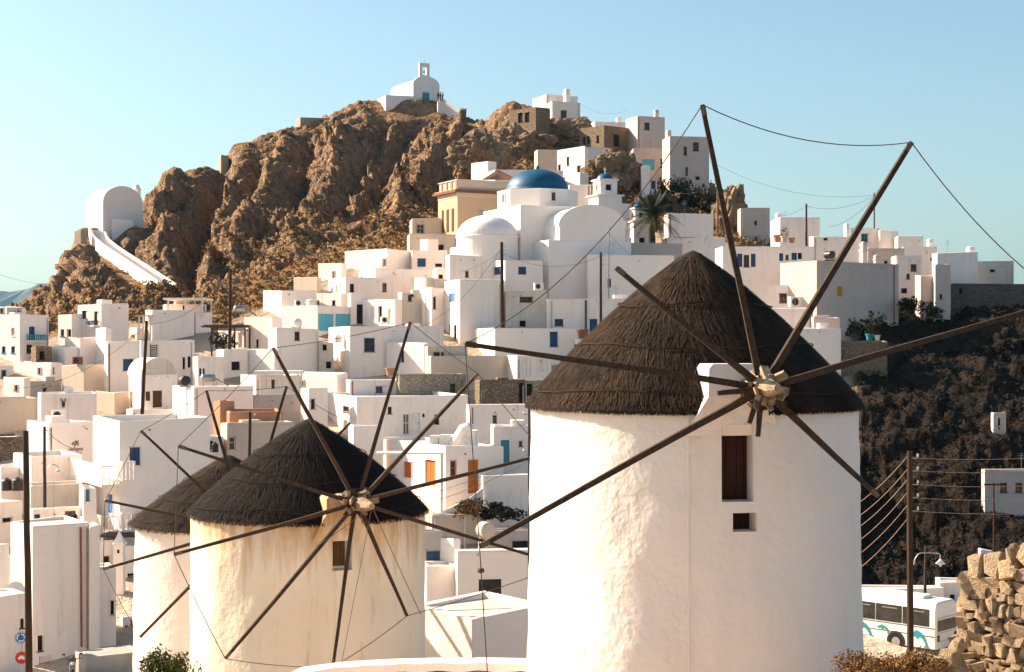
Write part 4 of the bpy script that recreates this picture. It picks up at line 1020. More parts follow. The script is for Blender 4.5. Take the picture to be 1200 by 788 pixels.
    sec = [(-wD * 1.7, -.45, -.09), (-wD * 1.25, .02, .05), (-wD, .22, .06), (-wD * .96, top * .9, .02), (-wD * .8, top, .0), (wD * .8, top, .0), (wD * .97, top * .88, .02), (wD * 1.05, .15, .06), (wD * 1.25, .02, .05), (wD * 1.5, -.45, -.08)]
    fr = [fo + pv * a + UP * b + ax * d for a, b, d in sec]; bk = [p - ax * 1.6 for p in fr]
    mb.poly(fr)
    for i in range(len(fr) - 1): mb.quad(fr[i], bk[i], bk[i + 1], fr[i + 1])
    o = mb.build('axle_dormer', mat, root)
    bv = o.modifiers.new('soft', 'BEVEL'); bv.width = .06; bv.segments = 3; bv.limit_method = 'ANGLE'
    # axle, hub and spokes
    axn = (hub - (capc + UP * (hub.z - zr - .1))).normalized()
    mb = MB()
    a0 = hub - axn * 1.3; a1 = hub + axn * nose
    mb.tube([a0, hub - axn * .35, hub + axn * .2, hub + axn * nose * .66, a1], [.17, .18, .17, .13, .07], 9, jit=.06)
    axle = mb.build('axle', 'hub_wood', root)
    mb = MB()
    for i in range(34):     # wedges and bracing boards driven in between the spokes
        t = rs.random() * 2 * math.pi; rr = rs.uniform(.12, hubrad); rd = pv * math.cos(t) + UP * math.sin(t)
        p = hub + rd * rr + axn * rs.uniform(-.28, .25)
        d1 = (axn * rs.uniform(.5, 1) + rd * rs.uniform(-.5, .9) + pv * rs.uniform(-.6, .6)).normalized()
        d2 = d1.cross(rd).normalized(); d3 = d1.cross(d2)
        mb.cbox(p, d1 * rs.uniform(.12, .26), d2 * rs.uniform(.03, .075), d3 * rs.uniform(.015, .035))
    mb.build('hub_wedges', 'hub_wood', axle)
    tips = []
    for k, sp in enumerate(spokes):
        tip = plane_hit(sp[0], sp[1], hub + axn * .02, axn)
        d = (tip - hub); L = d.length; d.normalize()
        off = axn * (.08 * ((k % 3) - 1))
        side = d.cross(axn).normalized()
        stub = sp[2] if len(sp) > 2 else rs.uniform(.25, .5)
        p0 = hub - d * stub + off; pts = []
        for i in range(7):
            f = i / 6
            pts.append(p0.lerp(tip, f) + side * .02 * math.sin(f * 5 + k) * (1 - f) + axn * rs.uniform(-.008, .008))
        mb = MB()
        mb.tube(pts, [beam * 1.22 * (1.18 - .45 * i / 6) for i in range(7)], 4, jit=.04)
        mb.build('spoke', 'spoke_wood', root); tips.append(tip)
        if L > 2.5:
            mb = MB()
            q = tip - d * .08
            mb.tube([q - d * .10, q + d * .06], [beam * .85, beam * .85], 6); mb.build('rope_lashing', 'rope', root)
    for a, b, sg in ropes:
        A_ = tips[a] if isinstance(a, int) else plane_hit(a[0], a[1], hub, axn)
        B_ = tips[b] if isinstance(b, int) else plane_hit(b[0], b[1], hub, axn)
        mb = MB(); mb.tube(sag_pts(A_, B_, sg), .011, 4); mb.build('rim_rope', 'rope', root)
    return dict(root=root, hub=hub, ax=axn, tips=tips, nose=a1, base=base)

# big mill
m1 = mill('largest whitewashed windmill with shaggy brown thatch and bare spokes', 812, 30.0, 472, 291, 3.07, 3.20, -8.0, 12, (893, 455),
          [(823, 123), (1068, 167), (1250, 352), (1030, 582), (888, 512, .2), (562, 641), (545, 403), (722, 314), (841, 461, .05), (878, 496, .1)],
          [(0, 1, .28), (1, 2, .25), (6, 0, .55), (6, 5, .02)], [(845, 498, 882, 588), (858, 601, 885, 623)], 3.13, 'mill_white', .055, 46000, seed=2)
simple('tan_board', (0.16, 0.10, 0.05), (0.10, 0.06, 0.03), 3, .8, stretch=(3, 3, .4))
def stain_mat():
    m, nt, b = newmat('mill_stain', 0.92, 0.15)
    v = coords(nt, rnd=False); vst = coords(nt, (2.2, 2.2, 0.22), rnd=False)
    tc = nt.nodes.new('ShaderNodeTexCoord'); sp = nt.nodes.new('ShaderNodeSeparateXYZ'); nt.links.new(tc.outputs['Object'], sp.inputs[0])
    base = mix(nt, ramp(nt, noise(nt, v, 0.4, 5), 0.35, 0.7), (0.82, 0.72, 0.59), (0.76, 0.65, 0.51))
    run = ramp(nt, math_(nt, 'ADD', ramp(nt, sp.outputs[2], 4.2, 7.4, -0.45, 0.26), noise(nt, vst, 1.2, 6, 0.65)), 0.50, 0.80, 0, 0.85)
    base = mix(nt, run, base, (0.50, 0.27, 0.09))
    base = mix(nt, ramp(nt, noise(nt, vst, 3.0, 5, 0.6), 0.58, 0.75, 0, 0.4), base, (0.42, 0.25, 0.12))
    nt.links.new(base, b.inputs['Base Color'])
    bump(nt, b, math_(nt, 'ADD', noise(nt, v, 1.3, 4), math_(nt, 'MULTIPLY', noise(nt, v, 8, 4), 0.3)), 0.5, 0.12)
    M['mill_stain'] = m
stain_mat()
m2 = mill('rust stained windmill with dark thatch and full wheel of spokes', 362, 40.0, 598, 489, 2.92, 2.98, -11.6, 25, (418, 590),
          [(320, 408), (481, 378), (560, 438), (640, 532), (660, 662), (477, 722), (390, 782), (264, 772), (204, 650), (209, 523)],
          [(0, 1, .06), (1, 2, .03), (2, 3, .05), (3, 4, .05), (4, 5, .05), (5, 6, .05), (6, 7, .06), (7, 8, .05), (8, 9, .05), (9, 0, .05)],
          [(390, 622, 412, 670)], 2.98, 'mill_stain', .065, 14000, 'straw_dark', seed=5, beam=.050, dorm=(.42, .62, -.1), nose=1.05, pane='tan_board', fcol='paint_white')
m3 = mill('smaller white windmill with brown thatch half hidden behind the stained mill', 268, 48.0, 611, 532, 2.78, 2.84, -13.2, 17, (288, 620),
          [(121, 667), (164, 747), (300, 770), (390, 735), (445, 600), (410, 496), (336, 453), (242, 458), (165, 505), (123, 587)],
          [(0, 1, .04), (8, 9, .04), (9, 0, .04), (7, 8, .05), (6, 7, .05), (5, 6, .05)], [], 2.95, 'mill_white', .05, 9000, 'straw', seed=9, beam=.050, dorm=(.4, .45, 0))
for r_, mm in ((m2, ((400, 778), (493, 720), (372, 640))), ):
    for px, py in mm:   # stays from the nose of the axle
        mb = MB(); mb.tube(sag_pts(r_['nose'], plane_hit(px, py, r_['hub'], r_['ax']), .02), .009, 4); mb.build('stay_rope', 'rope', r_['root'])
# loose line hanging from the lower left spoke of the big mill, with two wooden floats
cd = MB(); k_ = (806 - 600) / F; cyl = P(812, 472, 30)
for i in range(20):
    zz = cyl.z - .15 - i * .4; rr_ = 3.07 + .035 + .13 * (i * .4 / 7); xx = k_ * 27 - cyl.x; cd.v.append(Vector((cyl.x + xx, cyl.y - math.sqrt(rr_ ** 2 - xx ** 2), zz)))
pts_ = cd.v; cd = MB(); cd.tube(pts_, .014, 5); cd.build('conduit', 'mill_white', m1['root'])
t5 = m1['tips'][5]
mb = MB(); pts = [t5 + Vector((.02 * i / 10 * 10, 0, -i * .32)) for i in range(9)]; mb.tube(pts, .012, 4)
ln = mb.build('hanging_line', 'rope', m1['root'])
for i, dz in enumerate((.38,)):
    mb = MB(); q = t5 + Vector((.02, 0, -dz)); mb.lathe(q, [(.0, -.05), (.05, -.03), (.06, 0), (.05, .03), (.0, .05)], 10); mb.build('float', 'brown', ln)

# ------------------------------------------------------------------ domed church
def church():
    D = 166
    t = R(24); r = Vector((math.cos(t), math.sin(t), 0)); l = Vector((-math.sin(t), math.cos(t), 0))
    b0 = P(642, 349, D)
    root = thing('church', 'white domed church with big blue dome and barrel vault', 'church', b0)
    m = 'white_clean'
    def blk(nm, x0, xc, x1, yt, yb, D, mat=m, ops=(), tt=None):
        rr, ll = (r, l) if tt is None else (Vector((math.cos(R(tt)), math.sin(R(tt)), 0)), Vector((-math.sin(R(tt)), math.cos(R(tt)), 0)))
        C = P(xc, yb, D); zt = (HY - yt) / F * D + ZC
        Lr = along(C, rr, x1); Ll = along(C, ll, x0); Ll = min(max(Ll, 1), 14)
        A = C + ll * Ll; B = C + rr * Lr; E = A + rr * Lr
        mb = MB(); mb.box8([A, C, B, E] + [p + UP * (zt - C.z) for p in (A, C, B, E)])
        o = mb.build(nm, mat, root)
        bv = o.modifiers.new('soft', 'BEVEL'); bv.width = .1; bv.segments = 2
        return C, Lr, Ll, zt
    blk('nave_wall', 608, 643, 740, 281, 360, 166)
    blk('crossing_wall', 566, 610, 690, 240, 330, 169)
    blk('apse_wing', 527, 560, 612, 286, 345, 167.5)
    # barrel vault whose arched gable looks down at the harbour side
    C = P(656, 283, 166.6); W = along(C, r, 733); zt = (HY - 241.5) / F * 168 + ZC; Hs = zt - C.z; mb = MB(); N = 22; dep = 9.5
    arc = [(W / 2 - W / 2 * math.cos(math.pi * i / N), Hs * (.42 + .58 * math.sin(math.pi * i / N))) for i in range(N + 1)]
    arc = [(0, -.5)] + arc + [(W, -.5)]
    fr = [C + r * a + UP * b for a, b in arc]; bk = [p + l * dep for p in fr]
    mb.poly(fr); mb.poly(bk[::-1])
    for i in range(len(fr) - 1): mb.quad(fr[i], bk[i], bk[i + 1], fr[i + 1])
    mb.build('barrel_vault', m, root)
    mb = MB()    # raised rim of the gable
    for i in range(1, len(fr) - 2):
        a, b = fr[i], fr[i + 1]; c = (C + r * W / 2 + UP * Hs * .3)
        a2, b2 = a + (a - c).normalized() * .16, b + (b - c).normalized() * .16
        q = [a - l * .05, b - l * .05, b2 - l * .05, a2 - l * .05]; w = [p + l * .45 for p in q]
        mb.box8([q[0], q[1], w[1], w[0], q[3], q[2], w[2], w[3]])
    mb.build('gable_rim', m, root)
    # apse with half dome
    ac = P(571, 304, 169); ra = 36 * 169 / F; za = 0
    h1 = (304 - 279) / F * 169
    mb = MB(); mb.lathe(ac, [(ra, -3.5), (ra, h1), (ra * 1.03, h1), (ra * 1.03, h1 + .12)] + [(ra * math.cos(a), h1 + .12 + ra * .70 * math.sin(a)) for a in np.linspace(0.02, math.pi / 2 - .01, 12)], 40)
    mb.build('apse', m, root, smooth=False)
    for p in bpy.data.objects[root.children[-1].name].data.polygons: p.use_smooth = True
    # eight sided drum and blue dome
    dc = P(630, 242, 178); rd = 47 * 178 / F; hd = (242 - 225) / F * 178
    mb = MB(); mb.lathe(dc, [(rd, -2.5), (rd, hd - .12), (rd * 1.015, hd - .12), (rd * 1.015, hd), (rd * .7, hd + .12)], 8, R(22.5 + 24), R(22.5 + 24) + 2 * math.pi)
    dr = mb.build('drum', m, root)
    for px, mt in ((648.5, 'glass'), (590, 'brown')):
        k = (px - 600) / F; best = min(((abs((dc.x + rd * .955 * math.cos(a)) / (dc.y + rd * .955 * math.sin(a)) - k), a) for a in np.linspace(-math.pi, 0, 400)))
        a = best[1]; nn = Vector((math.cos(a), math.sin(a), 0)); u = Vector((-nn.y, nn.x, 0))
        # snap to the flat of the octagon
        q = dc + nn * (rd * .955) + UP * (hd * .12)
        mb = MB(); frame_ring(mb, q + nn * .05 - u * .33, u, nn, .66, hd * .66, .08, .14); w = mb.build('drum_window', m, dr)
        mb = MB(); mb.box(q - u * .28 - nn * .2, u * .56, nn * .21, UP * hd * .64); mb.build('pane', mt, w)
    rdm = 37 * 176 / F; hdm = (225 - 199.5) / F * 176
    mb = MB(); mb.lathe(dc, [(rdm * 1.03, hd - .02), (rdm * 1.03, hd + .12)] + [(rdm * math.cos(a), hd + .12 + hdm * math.sin(a)) for a in np.linspace(0.0, math.pi / 2 - .012, 16)], 48)
    dm = mb.build('dome', 'dome_blue', root, smooth=True)
    mb = MB(); top = dc + UP * (hd + hdm)
    mb.lathe(top, [(.16, 0), (.16, .15), (.22, .3), (.16, .46), (.03, .55)], 12); mb.build('finial', 'dome_blue', dm)
    # arched niche and lower windows
    for x0, y0, x1, y1, mt in ((613, 294, 624, 305, 'dirty'), (547, 297, 550.5, 304, 'interior')):
        if x0 > 600: o = P(643, 349, 166); d = l; nn = -r
        else: continue
        s0, s1 = along(o, d, x1), along(o, d, x0); u = d
        z0 = (HY - y1) / F * 167 + ZC; z1 = (HY - y0) / F * 167 + ZC; w = s1 - s0
        base = Vector((o.x, o.y, z0)) + u * s0 + nn * .02
        pts = [base, base + u * w] + [base + u * (w / 2 + w / 2 * math.cos(a)) + UP * ((z1 - z0 - w / 2) + w / 2 * math.sin(a)) for a in np.linspace(0, math.pi, 9)]
        mb = MB(); mb.poly(pts); mb.build('niche', mt, root)
    return root
church()

def bell_tower(x, yb, yt, wpx, D, label, dome=True, arch=True):
    c = P(x, yb, D); w = wpx * D / F; h = (yb - yt) / F * D; t = R(20)
    r = Vector((math.cos(t), math.sin(t), 0)); l = Vector((-math.sin(t), math.cos(t), 0))
    root = thing('bell_tower', label, 'bell tower', c)
    zb_ = -4.0
    def stage(nm, ww, z0, z1, hole):
        C = c - r * ww / 2 - l * ww / 2; mb = MB()
        cs = [C, C + r * ww, C + r * ww + l * ww, C + l * ww]
        for i in range(4):
            a, b = cs[i], cs[(i + 1) % 4]; u = (b - a).normalized(); n = u.cross(UP)
            hw = ww * .34; zz0 = z0 + (z1 - z0) * .30; zz1 = z0 + (z1 - z0) * .72
            ops = [((ww - hw) / 2, (ww + hw) / 2, zz0 - z0, zz1 - z0)] if hole else []
            wall_face(mb, a + UP * z0, u, n, ww, z1 - z0, ops, depth=ww * .12)
            if hole:
                q = a + UP * zz0 + u * (ww - hw) / 2 - n * ww * .12
                mm = MB(); mm.quad(q, q + u * hw, q + u * hw + UP * (zz1 - zz0), q + UP * (zz1 - zz0)); mm.build('bell_opening', 'interior', root)
        mb.poly([p + UP * z1 for p in cs])
        k = ww * .08
        mb.box8([p + UP * (z1 + .003) for p in (cs[0] - r * k - l * k, cs[1] + r * k - l * k, cs[2] + r * k + l * k, cs[3] - r * k + l * k)] + [p + UP * (z1 + .16) for p in (cs[0] - r * k - l * k, cs[1] + r * k - l * k, cs[2] + r * k + l * k, cs[3] - r * k + l * k)])
        mb.build(nm, 'white_clean', root)
    stage('lower_stage', w, zb_, h * .55, True); stage('upper_stage', w * .72, h * .55 + .16, h * .93, True)
    mb = MB(); q = c + UP * (h * .93 + .16); rr = w * .33
    mb.lathe(q, [(rr * 1.05, 0)] + [(rr * math.cos(a), rr * .75 * math.sin(a)) for a in np.linspace(0, math.pi / 2 - .02, 9)], 20)
    dm = mb.build('small_dome', 'dome_blue', root, smooth=True)
    mb = MB(); tp = q + UP * rr * .75; mb.box(tp - r * .03 - l * .03, r * .06, l * .06, UP * .7); mb.box(tp - r * .2 - l * .025 + UP * .42, r * .4, l * .05, UP * .06); mb.build('cross', 'paint_white', dm)
bell_tower(709, 258, 209, 30, 183, 'white bell tower with small blue cap behind the barrel vault')
bell_tower(748, 284, 243, 21, 180, 'small white bell gable tower beside the palm tree')

# ochre mansion
def mansion():
    D = 192; t = R(26); C = P(536, 278, D)
    r = Vector((math.cos(t), math.sin(t), 0)); l = Vector((-math.sin(t), math.cos(t), 0))
    Lr = along(C, r, 606); Ll = along(C, l, 513.5)
    root = thing('mansion', 'ochre neoclassical mansion with red cornice and balustraded parapet', 'mansion', C - UP * 3)
    zc = (HY - 231) / F * D + ZC - C.z; zp = (HY - 210) / F * D + ZC - C.z
    A = C + l * Ll; B = C + r * Lr; E = A + r * Lr
    for p in (A, B, C, E): p.z -= 3
    mb = MB(); opsL, opsR, todo = [], [], []
    for x0, x1 in ((517.5, 520.5), (523, 526.5), (529, 532.5)):
        s0, s1 = along(A, -l, x0), along(A, -l, x1); s1 = max(s1, s0 + .7); v0 = (HY - 273) / F * (D + 3) + ZC - A.z; v1 = (HY - 246) / F * (D + 3) + ZC - A.z
        opsL.append((s0, s1, v0, v1)); todo.append((A - l * s0 + UP * v0, -l, -r, s1 - s0, v1 - v0, 's', 'brown'))
    for x0, x1 in ((560, 567), (585, 592)):
        s0, s1 = along(C, r, x0), along(C, r, x1); v0 = (HY - 256) / F * (D + 2) + ZC - C.z; v1 = (HY - 245.5) / F * (D + 2) + ZC - C.z
        opsR.append((s0, s1, v0, v1)); todo.append((C + r * s0 + UP * v0, r, -l, s1 - s0, v1 - v0, 's', 'grey'))
    Hh = zc + 3
    wall_face(mb, A, -l, -r, Ll, Hh, opsL); wall_face(mb, C, r, -l, Lr, Hh, opsR); wall_face(mb, B, l, r, Ll, Hh, ()); wall_face(mb, E, -r, l, Lr, Hh, ())
    mb.build('wall', 'ochre', root)
    for q in todo: fill_opening(root, *q)
    def band(nm, mat, z0, z1, k):
        q = [A - r * k + l * k, C - r * k - l * k, B + r * k - l * k, E + r * k + l * k]
        mb = MB(); mb.box8([p + UP * z0 for p in q] + [p + UP * z1 for p in q]); return mb.build(nm, mat, root)
    band('frieze', 'beige', Hh + .002, Hh + .55, .06); band('cornice', 'tile', Hh + .554, Hh + .85, .55); band('cornice_tiles', 'terracotta', Hh + .854, Hh + 1.0, .38)
    zt = zp + 3
    band('parapet', 'beige', Hh + 1.003, zt - .12, -.12); pc = band('parapet_coping', 'pink', zt - .117, zt, .02)
    for i in range(4):
        mb = MB(); q = A - l * (Ll * (i + .5) / 4) - r * (.0) + UP * (Hh + 1.2); mb.box(q + r * .02, -l * .5, r * .12, UP * (zt - Hh - 1.4)); mb.build('parapet_panel', 'terracotta', pc)
    # tiled hip roof behind the parapet
    mb = MB(); q = [P(566, 211, 200), P(606, 211, 200), P(606, 211, 207), P(566, 211, 207)]; ap = P(583, 200, 203)
    for i in range(4): mb.tri(q[i], q[(i + 1) % 4], ap)
    rf = mb.build('hip_roof', 'tile', root)
    for i in range(4):
        a, b = q[i], q[(i + 1) % 4]
        for k in range(1, 12):
            f = k / 12; p = a.lerp(b, f); g = 1 - abs(2 * f - 1); tp = p.lerp(ap, g * .97)
            mb = MB(); mb.tube([p + UP * .03, tp + UP * .03], .07, 4); mb.build('ridge_tile_row', 'tile', rf)
mansion()

# ------------------------------------------------------------------ chapels
def chapel(x0, xc, x1, ya, ye, yb, D, t, label, belfry, door=None):
    t = R(t); r = Vector((math.cos(t), math.sin(t), 0)); l = Vector((-math.sin(t), math.cos(t), 0)); C = P(xc, yb, D)
    Lr = along(C, r, x1); Ll = min(along(C, l, x0), 11)
    root = thing('chapel', label, 'chapel', C - UP * 2)
    yd = D + 1; za = (ya and (HY - ya) / F * yd + ZC - C.z); ze = (HY - ye) / F * yd + ZC - C.z
    N = 18; arc = [(Lr / 2 - Lr / 2 * math.cos(math.pi * i / N), ze + (za - ze) * math.sin(math.pi * i / N)) for i in range(N + 1)]
    arc = [(0, -2)] + arc + [(Lr, -2)]
    fr = [C + r * a + UP * b for a, b in arc]; bk = [p + l * Ll for p in fr]
    mb = MB()
    for i in range(len(fr) - 1): mb.quad(fr[i], bk[i], bk[i + 1], fr[i + 1])
    mb.poly(bk[::-1]); o = mb.build('vault', 'white_clean', root)
    for p in o.data.polygons: p.use_smooth = len(p.vertices) == 4 and abs(p.normal.z) > .08
    mb = MB(); k = .28
    c0 = C + r * Lr / 2 + UP * ze * .5
    g = [C + r * (Lr / 2 + (a - Lr / 2) * 1.03) + UP * (b + (.25 if b > 0 else 0)) - l * .22 for a, b in arc]; g2 = [p + l * .55 for p in g]
    mb.poly(g); mb.poly(g2[::-1])
    for i in range(len(g) - 1): mb.quad(g[i], g2[i], g2[i + 1], g[i + 1])
    mb.build('gable_wall', 'white_clean', root)
    if door:
        s0, s1 = along(C, r, door[0]), along(C, r, door[2]); z0 = -.05; z1 = (HY - door[1]) / F * D + ZC - C.z
        mb = MB(); q = C + r * s0 - l * .27 + UP * z0; mb.box(q, r * (s1 - s0), -l * .06 * -1, UP * (z1 - z0))
        d = mb.build('door', 'teal', root)
        mb = MB(); mb.box(q - l * .05 + r * (s1 - s0) * .8 + UP * 1.0, r * .06, l * .05, UP * .15); mb.build('handle', 'metal', d)
    bx, by0, by1, bw, arched = belfry
    s = along(C, r, bx); w = bw * D / F; z0 = (HY - by1) / F * D + ZC - C.z; z1 = (HY - by0) / F * D + ZC - C.z
    if not arched: s = along(C + l * Ll * .3, r, bx)
    base = C + r * (s - w / 2) - l * .2 + (l * Ll * .3 if not arched else l * 0)
    mb = MB()
    if arched:
        wall_face(mb, base + UP * z0, r, -l, w, z1 - z0, [(w * .3, w * .7, (z1 - z0) * .3, (z1 - z0) * .75)], .5)
        wall_face(mb, base + l * .5 + r * w + UP * z0, -r, l, w, z1 - z0, [(w * .3, w * .7, (z1 - z0) * .3, (z1 - z0) * .75)], .0)
        for a in (0, w): mb.quad(*(base + r * a + l * e + UP * z for e, z in ((0, z0), (.5, z0), (.5, z1), (0, z1))))
        mb.quad(*(base + r * a + l * e + UP * z1 for a, e in ((0, 0), (w, 0), (w, .5), (0, .5))))
        mb.build('belfry', 'white_clean', root)
        mb = MB(); q = base + r * w * .5 + l * .25 + UP * (z0 + (z1 - z0) * .45); mb.lathe(q, [(.26, 0), (.2, .12), (.15, .3), (.05, .4)], 12); mb.build('bell', 'rust', root)
        mb = MB(); q = base + r * w * .5 + l * .25 + UP * z1; mb.box(q - r * .035 - l * .035, r * .07, l * .07, UP * .75); mb.box(q - r * .22 - l * .03 + UP * .45, r * .44, l * .06, UP * .07); mb.build('cross', 'metal', root)
    else:
        q = base + r * w / 2
        mb.lathe(q, [(w * .5, z0 - 1.5), (w * .5, z0 + (z1 - z0) * .62), (w * .56, z0 + (z1 - z0) * .64), (w * .56, z0 + (z1 - z0) * .7), (w * .42, z0 + (z1 - z0) * .74), (w * .3, z0 + (z1 - z0) * .88), (.04, z1 - .5), (.03, z1)], 12)
        mb.build('bell_turret', 'white_clean', root)
    return root, C, r, l, Lr
chapel(100, 120.5, 166, 219, 239, 270, 246, 48, 'white vaulted chapel on the rocky spur above long stairs', (159.5, 209, 236, 9, False))
H(128, 131, 156, 257, 268, 'low white annex before the spur chapel', [], D=246, m='white_clean', par=.1, name='annex', cat='building')
H(87, 95, 102, 270, 300, 'beige ruined terrace wall below the spur chapel', [], D=242, m='stone_pale', par=.2, name='ruined_wall', cat='ruin')
chapel(458, 484, 514, 91, 101, 119.5, 303, 30, 'small white summit chapel with open belfry and teal door', (497, 73, 93, 13.5, True), (494.5, 107.5, 502.5, 119))
H(443, 452, 486, 111.5, 126, 'low white terrace wall before the summit chapel', [], D=301, m='white_clean', par=.4, name='terrace_wall', cat='wall')
H(346, 352, 399, 137, 156, 'ruined pale fortress wall along the hill crest', [], D=299, m='stone_pale', par=.1, name='ruined_wall', cat='ruin', dep=1.5)
H(256, 259, 268, 182, 198, 'broken stone stump on the hill crest', [], D=286, m='stone_pale', par=.1, name='ruined_tower', cat='ruin', dep=2, drop=10)
def crest_stairs():
    root = thing('summit_stairs', 'white parapet stairs dropping right from the summit chapel', 'stairs', P(528, 130, 301))
    pts = [P(514, 119, 302), P(522, 123, 301.5), (P(532, 130, 300.5)), P(542, 139, 299.5)]
    for off in (0, 1.6):
        mb = MB()
        for a, b in zip(pts[:-1], pts[1:]):
            a, b = a - Vector((0, off, 0)), b - Vector((0, off, 0)); d = Vector((0, -.3, 0))
            mb.box8([a - UP * 2, b - UP * 2, b - UP * 2 - d, a - UP * 2 - d, a + UP * .7, b + UP * .7, b + UP * .7 - d, a + UP * .7 - d])
        mb.build('parapet', 'white_clean', root)
    for i in range(14):
        p = pts[0].lerp(pts[-1], i / 14); mb = MB(); mb.box(p + Vector((0, -1.6, -1.5)), Vector((.34, 0, 0)), Vector((0, 1.6, 0)), UP * 1.6); mb.build('step', 'white', root)
crest_stairs()
def long_stairs():
    pts = [P(x, y, D) for x, y, D in STAIR]
    root = thing('long_stairs', 'long curving white stairs with parapet walls up to the spur chapel', 'stairs', pts[-1])
    fine = []
    for i in range(48):
        f = i / 47 * (len(pts) - 1); k = min(int(f), len(pts) - 2); fine.append(pts[k].lerp(pts[k + 1], f - k))
    for _ in range(6): fine = [fine[0]] + [(fine[i - 1] + fine[i] * 2 + fine[i + 1]) / 4 for i in range(1, 47)] + [fine[-1]]
    W = 1.9
    lat = []
    for i in range(48):
        d = fine[min(i + 1, 47)] - fine[max(i - 1, 0)]; d.z = 0; d.normalize(); lat.append(Vector((-d.y, d.x, 0)))
    if lat[20].y > 0: lat = [-v for v in lat]     # towards the viewer
    for nm, o0, o1, top, dn in (('outer_parapet', 0, .35, .75, 4.5), ('inner_parapet', -W - .3, -W, .5, 2.5)):
        mb = MB()
        for i in range(47):
            a, b = fine[i], fine[i + 1]
            q = [a + lat[i] * o0, b + lat[i + 1] * o0, b + lat[i + 1] * o1, a + lat[i] * o1]
            mb.box8([p - UP * dn for p in q] + [p + UP * top for p in q])
        mb.build(nm, 'white_clean', root)
    for i in range(47):
        a, b = fine[i], fine[i + 1]; z = max(a.z, b.z)
        q = [a, b, b - lat[i + 1] * W, a - lat[i] * W]; mb = MB()
        mb.box8([Vector((p.x, p.y, z - 1.6)) for p in q] + [Vector((p.x, p.y, z + .0)) for p in q]); mb.build('step', 'white', root)
    # path leaving the foot of the stairs
    mb = MB(); path = [P(188, 338, 209), P(200, 336, 210), P(178, 343, 205), P(160, 348, 200), P(140, 356, 194), P(118, 362, 190)]
    prev = None
    for a, b in zip(path[2:-1], path[3:]):
        d = Vector((0, -1.6, 0)); mb.box8([a - UP * 2 + d, b - UP * 2 + d, b - UP * 2, a - UP * 2, a + UP * .3 + d, b + UP * .3 + d, b + UP * .3, a + UP * .3])
    o = mb.build('footpath', 'concrete'); o['kind'] = 'structure'
long_stairs()
# ------------------------------------------------------------------ vegetation and rocks
def leaves(mb, c, rx, ry, rz, n, size, rs, flat=0.0, shell=.35):
    for _ in range(n):
        while True:
            p = Vector((rs.uniform(-1, 1), rs.uniform(-1, 1), rs.uniform(-1, 1)))
            if shell < p.length < 1: break
        p = c + Vector((p.x * rx, p.y * ry, p.z * rz))
        a = Vector((rs.uniform(-1, 1), rs.uniform(-1, 1), rs.uniform(-1, 1))).normalized(); b = a.cross(Vector((rs.uniform(-1, 1), rs.uniform(-1, 1), rs.uniform(-1, 1)))).normalized()
        s = size * rs.uniform(.5, 1.3)
        mb.quad(p - a * s - b * s * .15, p - b * s * .5, p + a * s, p + b * s * .5)

def bush(label, px, py, D, w, h, n, size, mat, seed, name='shrub', group=None, clumps=14, stem=True):
    rs = random.Random(seed); base = P(px, py, D)
    root = thing(name, label, 'shrub' if name == 'shrub' else 'bush', base, group)
    mb = MB(); st = MB()
    for i in range(clumps):
        t = rs.random() * 2 * math.pi; r = math.sqrt(rs.random()) * .75
        c = base + Vector((math.cos(t) * r * w, math.sin(t) * r * w * .8, h * rs.uniform(.12, .95) * (1.05 - .45 * r)))
        k = rs.uniform(.25, .42)
        leaves(mb, c, w * k, w * k, h * k * .9, n // clumps, size, rs)
        if i < 7: st.tube([base - UP * .3, base.lerp(c, .5) + UP * .05, c], [.035 * w, .025 * w, .01 * w], 5)
    mb.build('foliage', mat, root); st.build('stems', 'palm_trunk', root)
    return root

def palm():
    rs = random.Random(11); D = 177; base = P(763, 292, D); top = P(766, 252, D)
    root = thing('palm_tree', 'green date palm with arching fronds beside the church', 'palm tree', base)
    mb = MB(); pts = [base.lerp(top, i / 9) + Vector((.06 * math.sin(i), 0, 0)) for i in range(10)]
    mb.tube([base - UP * 2] + pts, [.42] + [.40 - .008 * i + (.03 if i % 2 else 0) for i in range(9)] + [.5], 10); mb.build('trunk', 'palm_trunk', root)
    for k in range(46):
        az = k * 2.399; el = R(78 - 105 * (k / 46) + rs.uniform(-8, 8)); L = rs.uniform(3.3, 4.2)
        d = Vector((math.cos(az) * math.cos(el), math.sin(az) * math.cos(el), math.sin(el)))
        p = top.copy(); mb = MB(); prev = None; seg = 12
        for i in range(seg + 1):
            f = i / seg
            q = top + d * L * f - UP * (1.5 * f * f * (1.1 - .5 * abs(d.z)))
            if prev is not None:
                ax_ = (q - prev).normalized(); sd = ax_.cross(UP); sd = sd.normalized() if sd.length > .01 else Vector((1, 0, 0))
                mb.quad(prev - sd * .03, prev + sd * .03, q + sd * .025, q - sd * .025)
                for s in (-1, 1):
                    for e in (0, .5):
                        b0 = prev.lerp(q, e); ll = .55 * math.sin(math.pi * (.12 + .85 * f)) + .12
                        tip = b0 + sd * s * ll * .75 + ax_ * ll * .6 - UP * ll * .35
                        mb.quad(b0, b0 + ax_ * .10, tip + ax_ * .02, tip)
            prev = q
        mb.build('frond', 'palm_green', root)
palm()

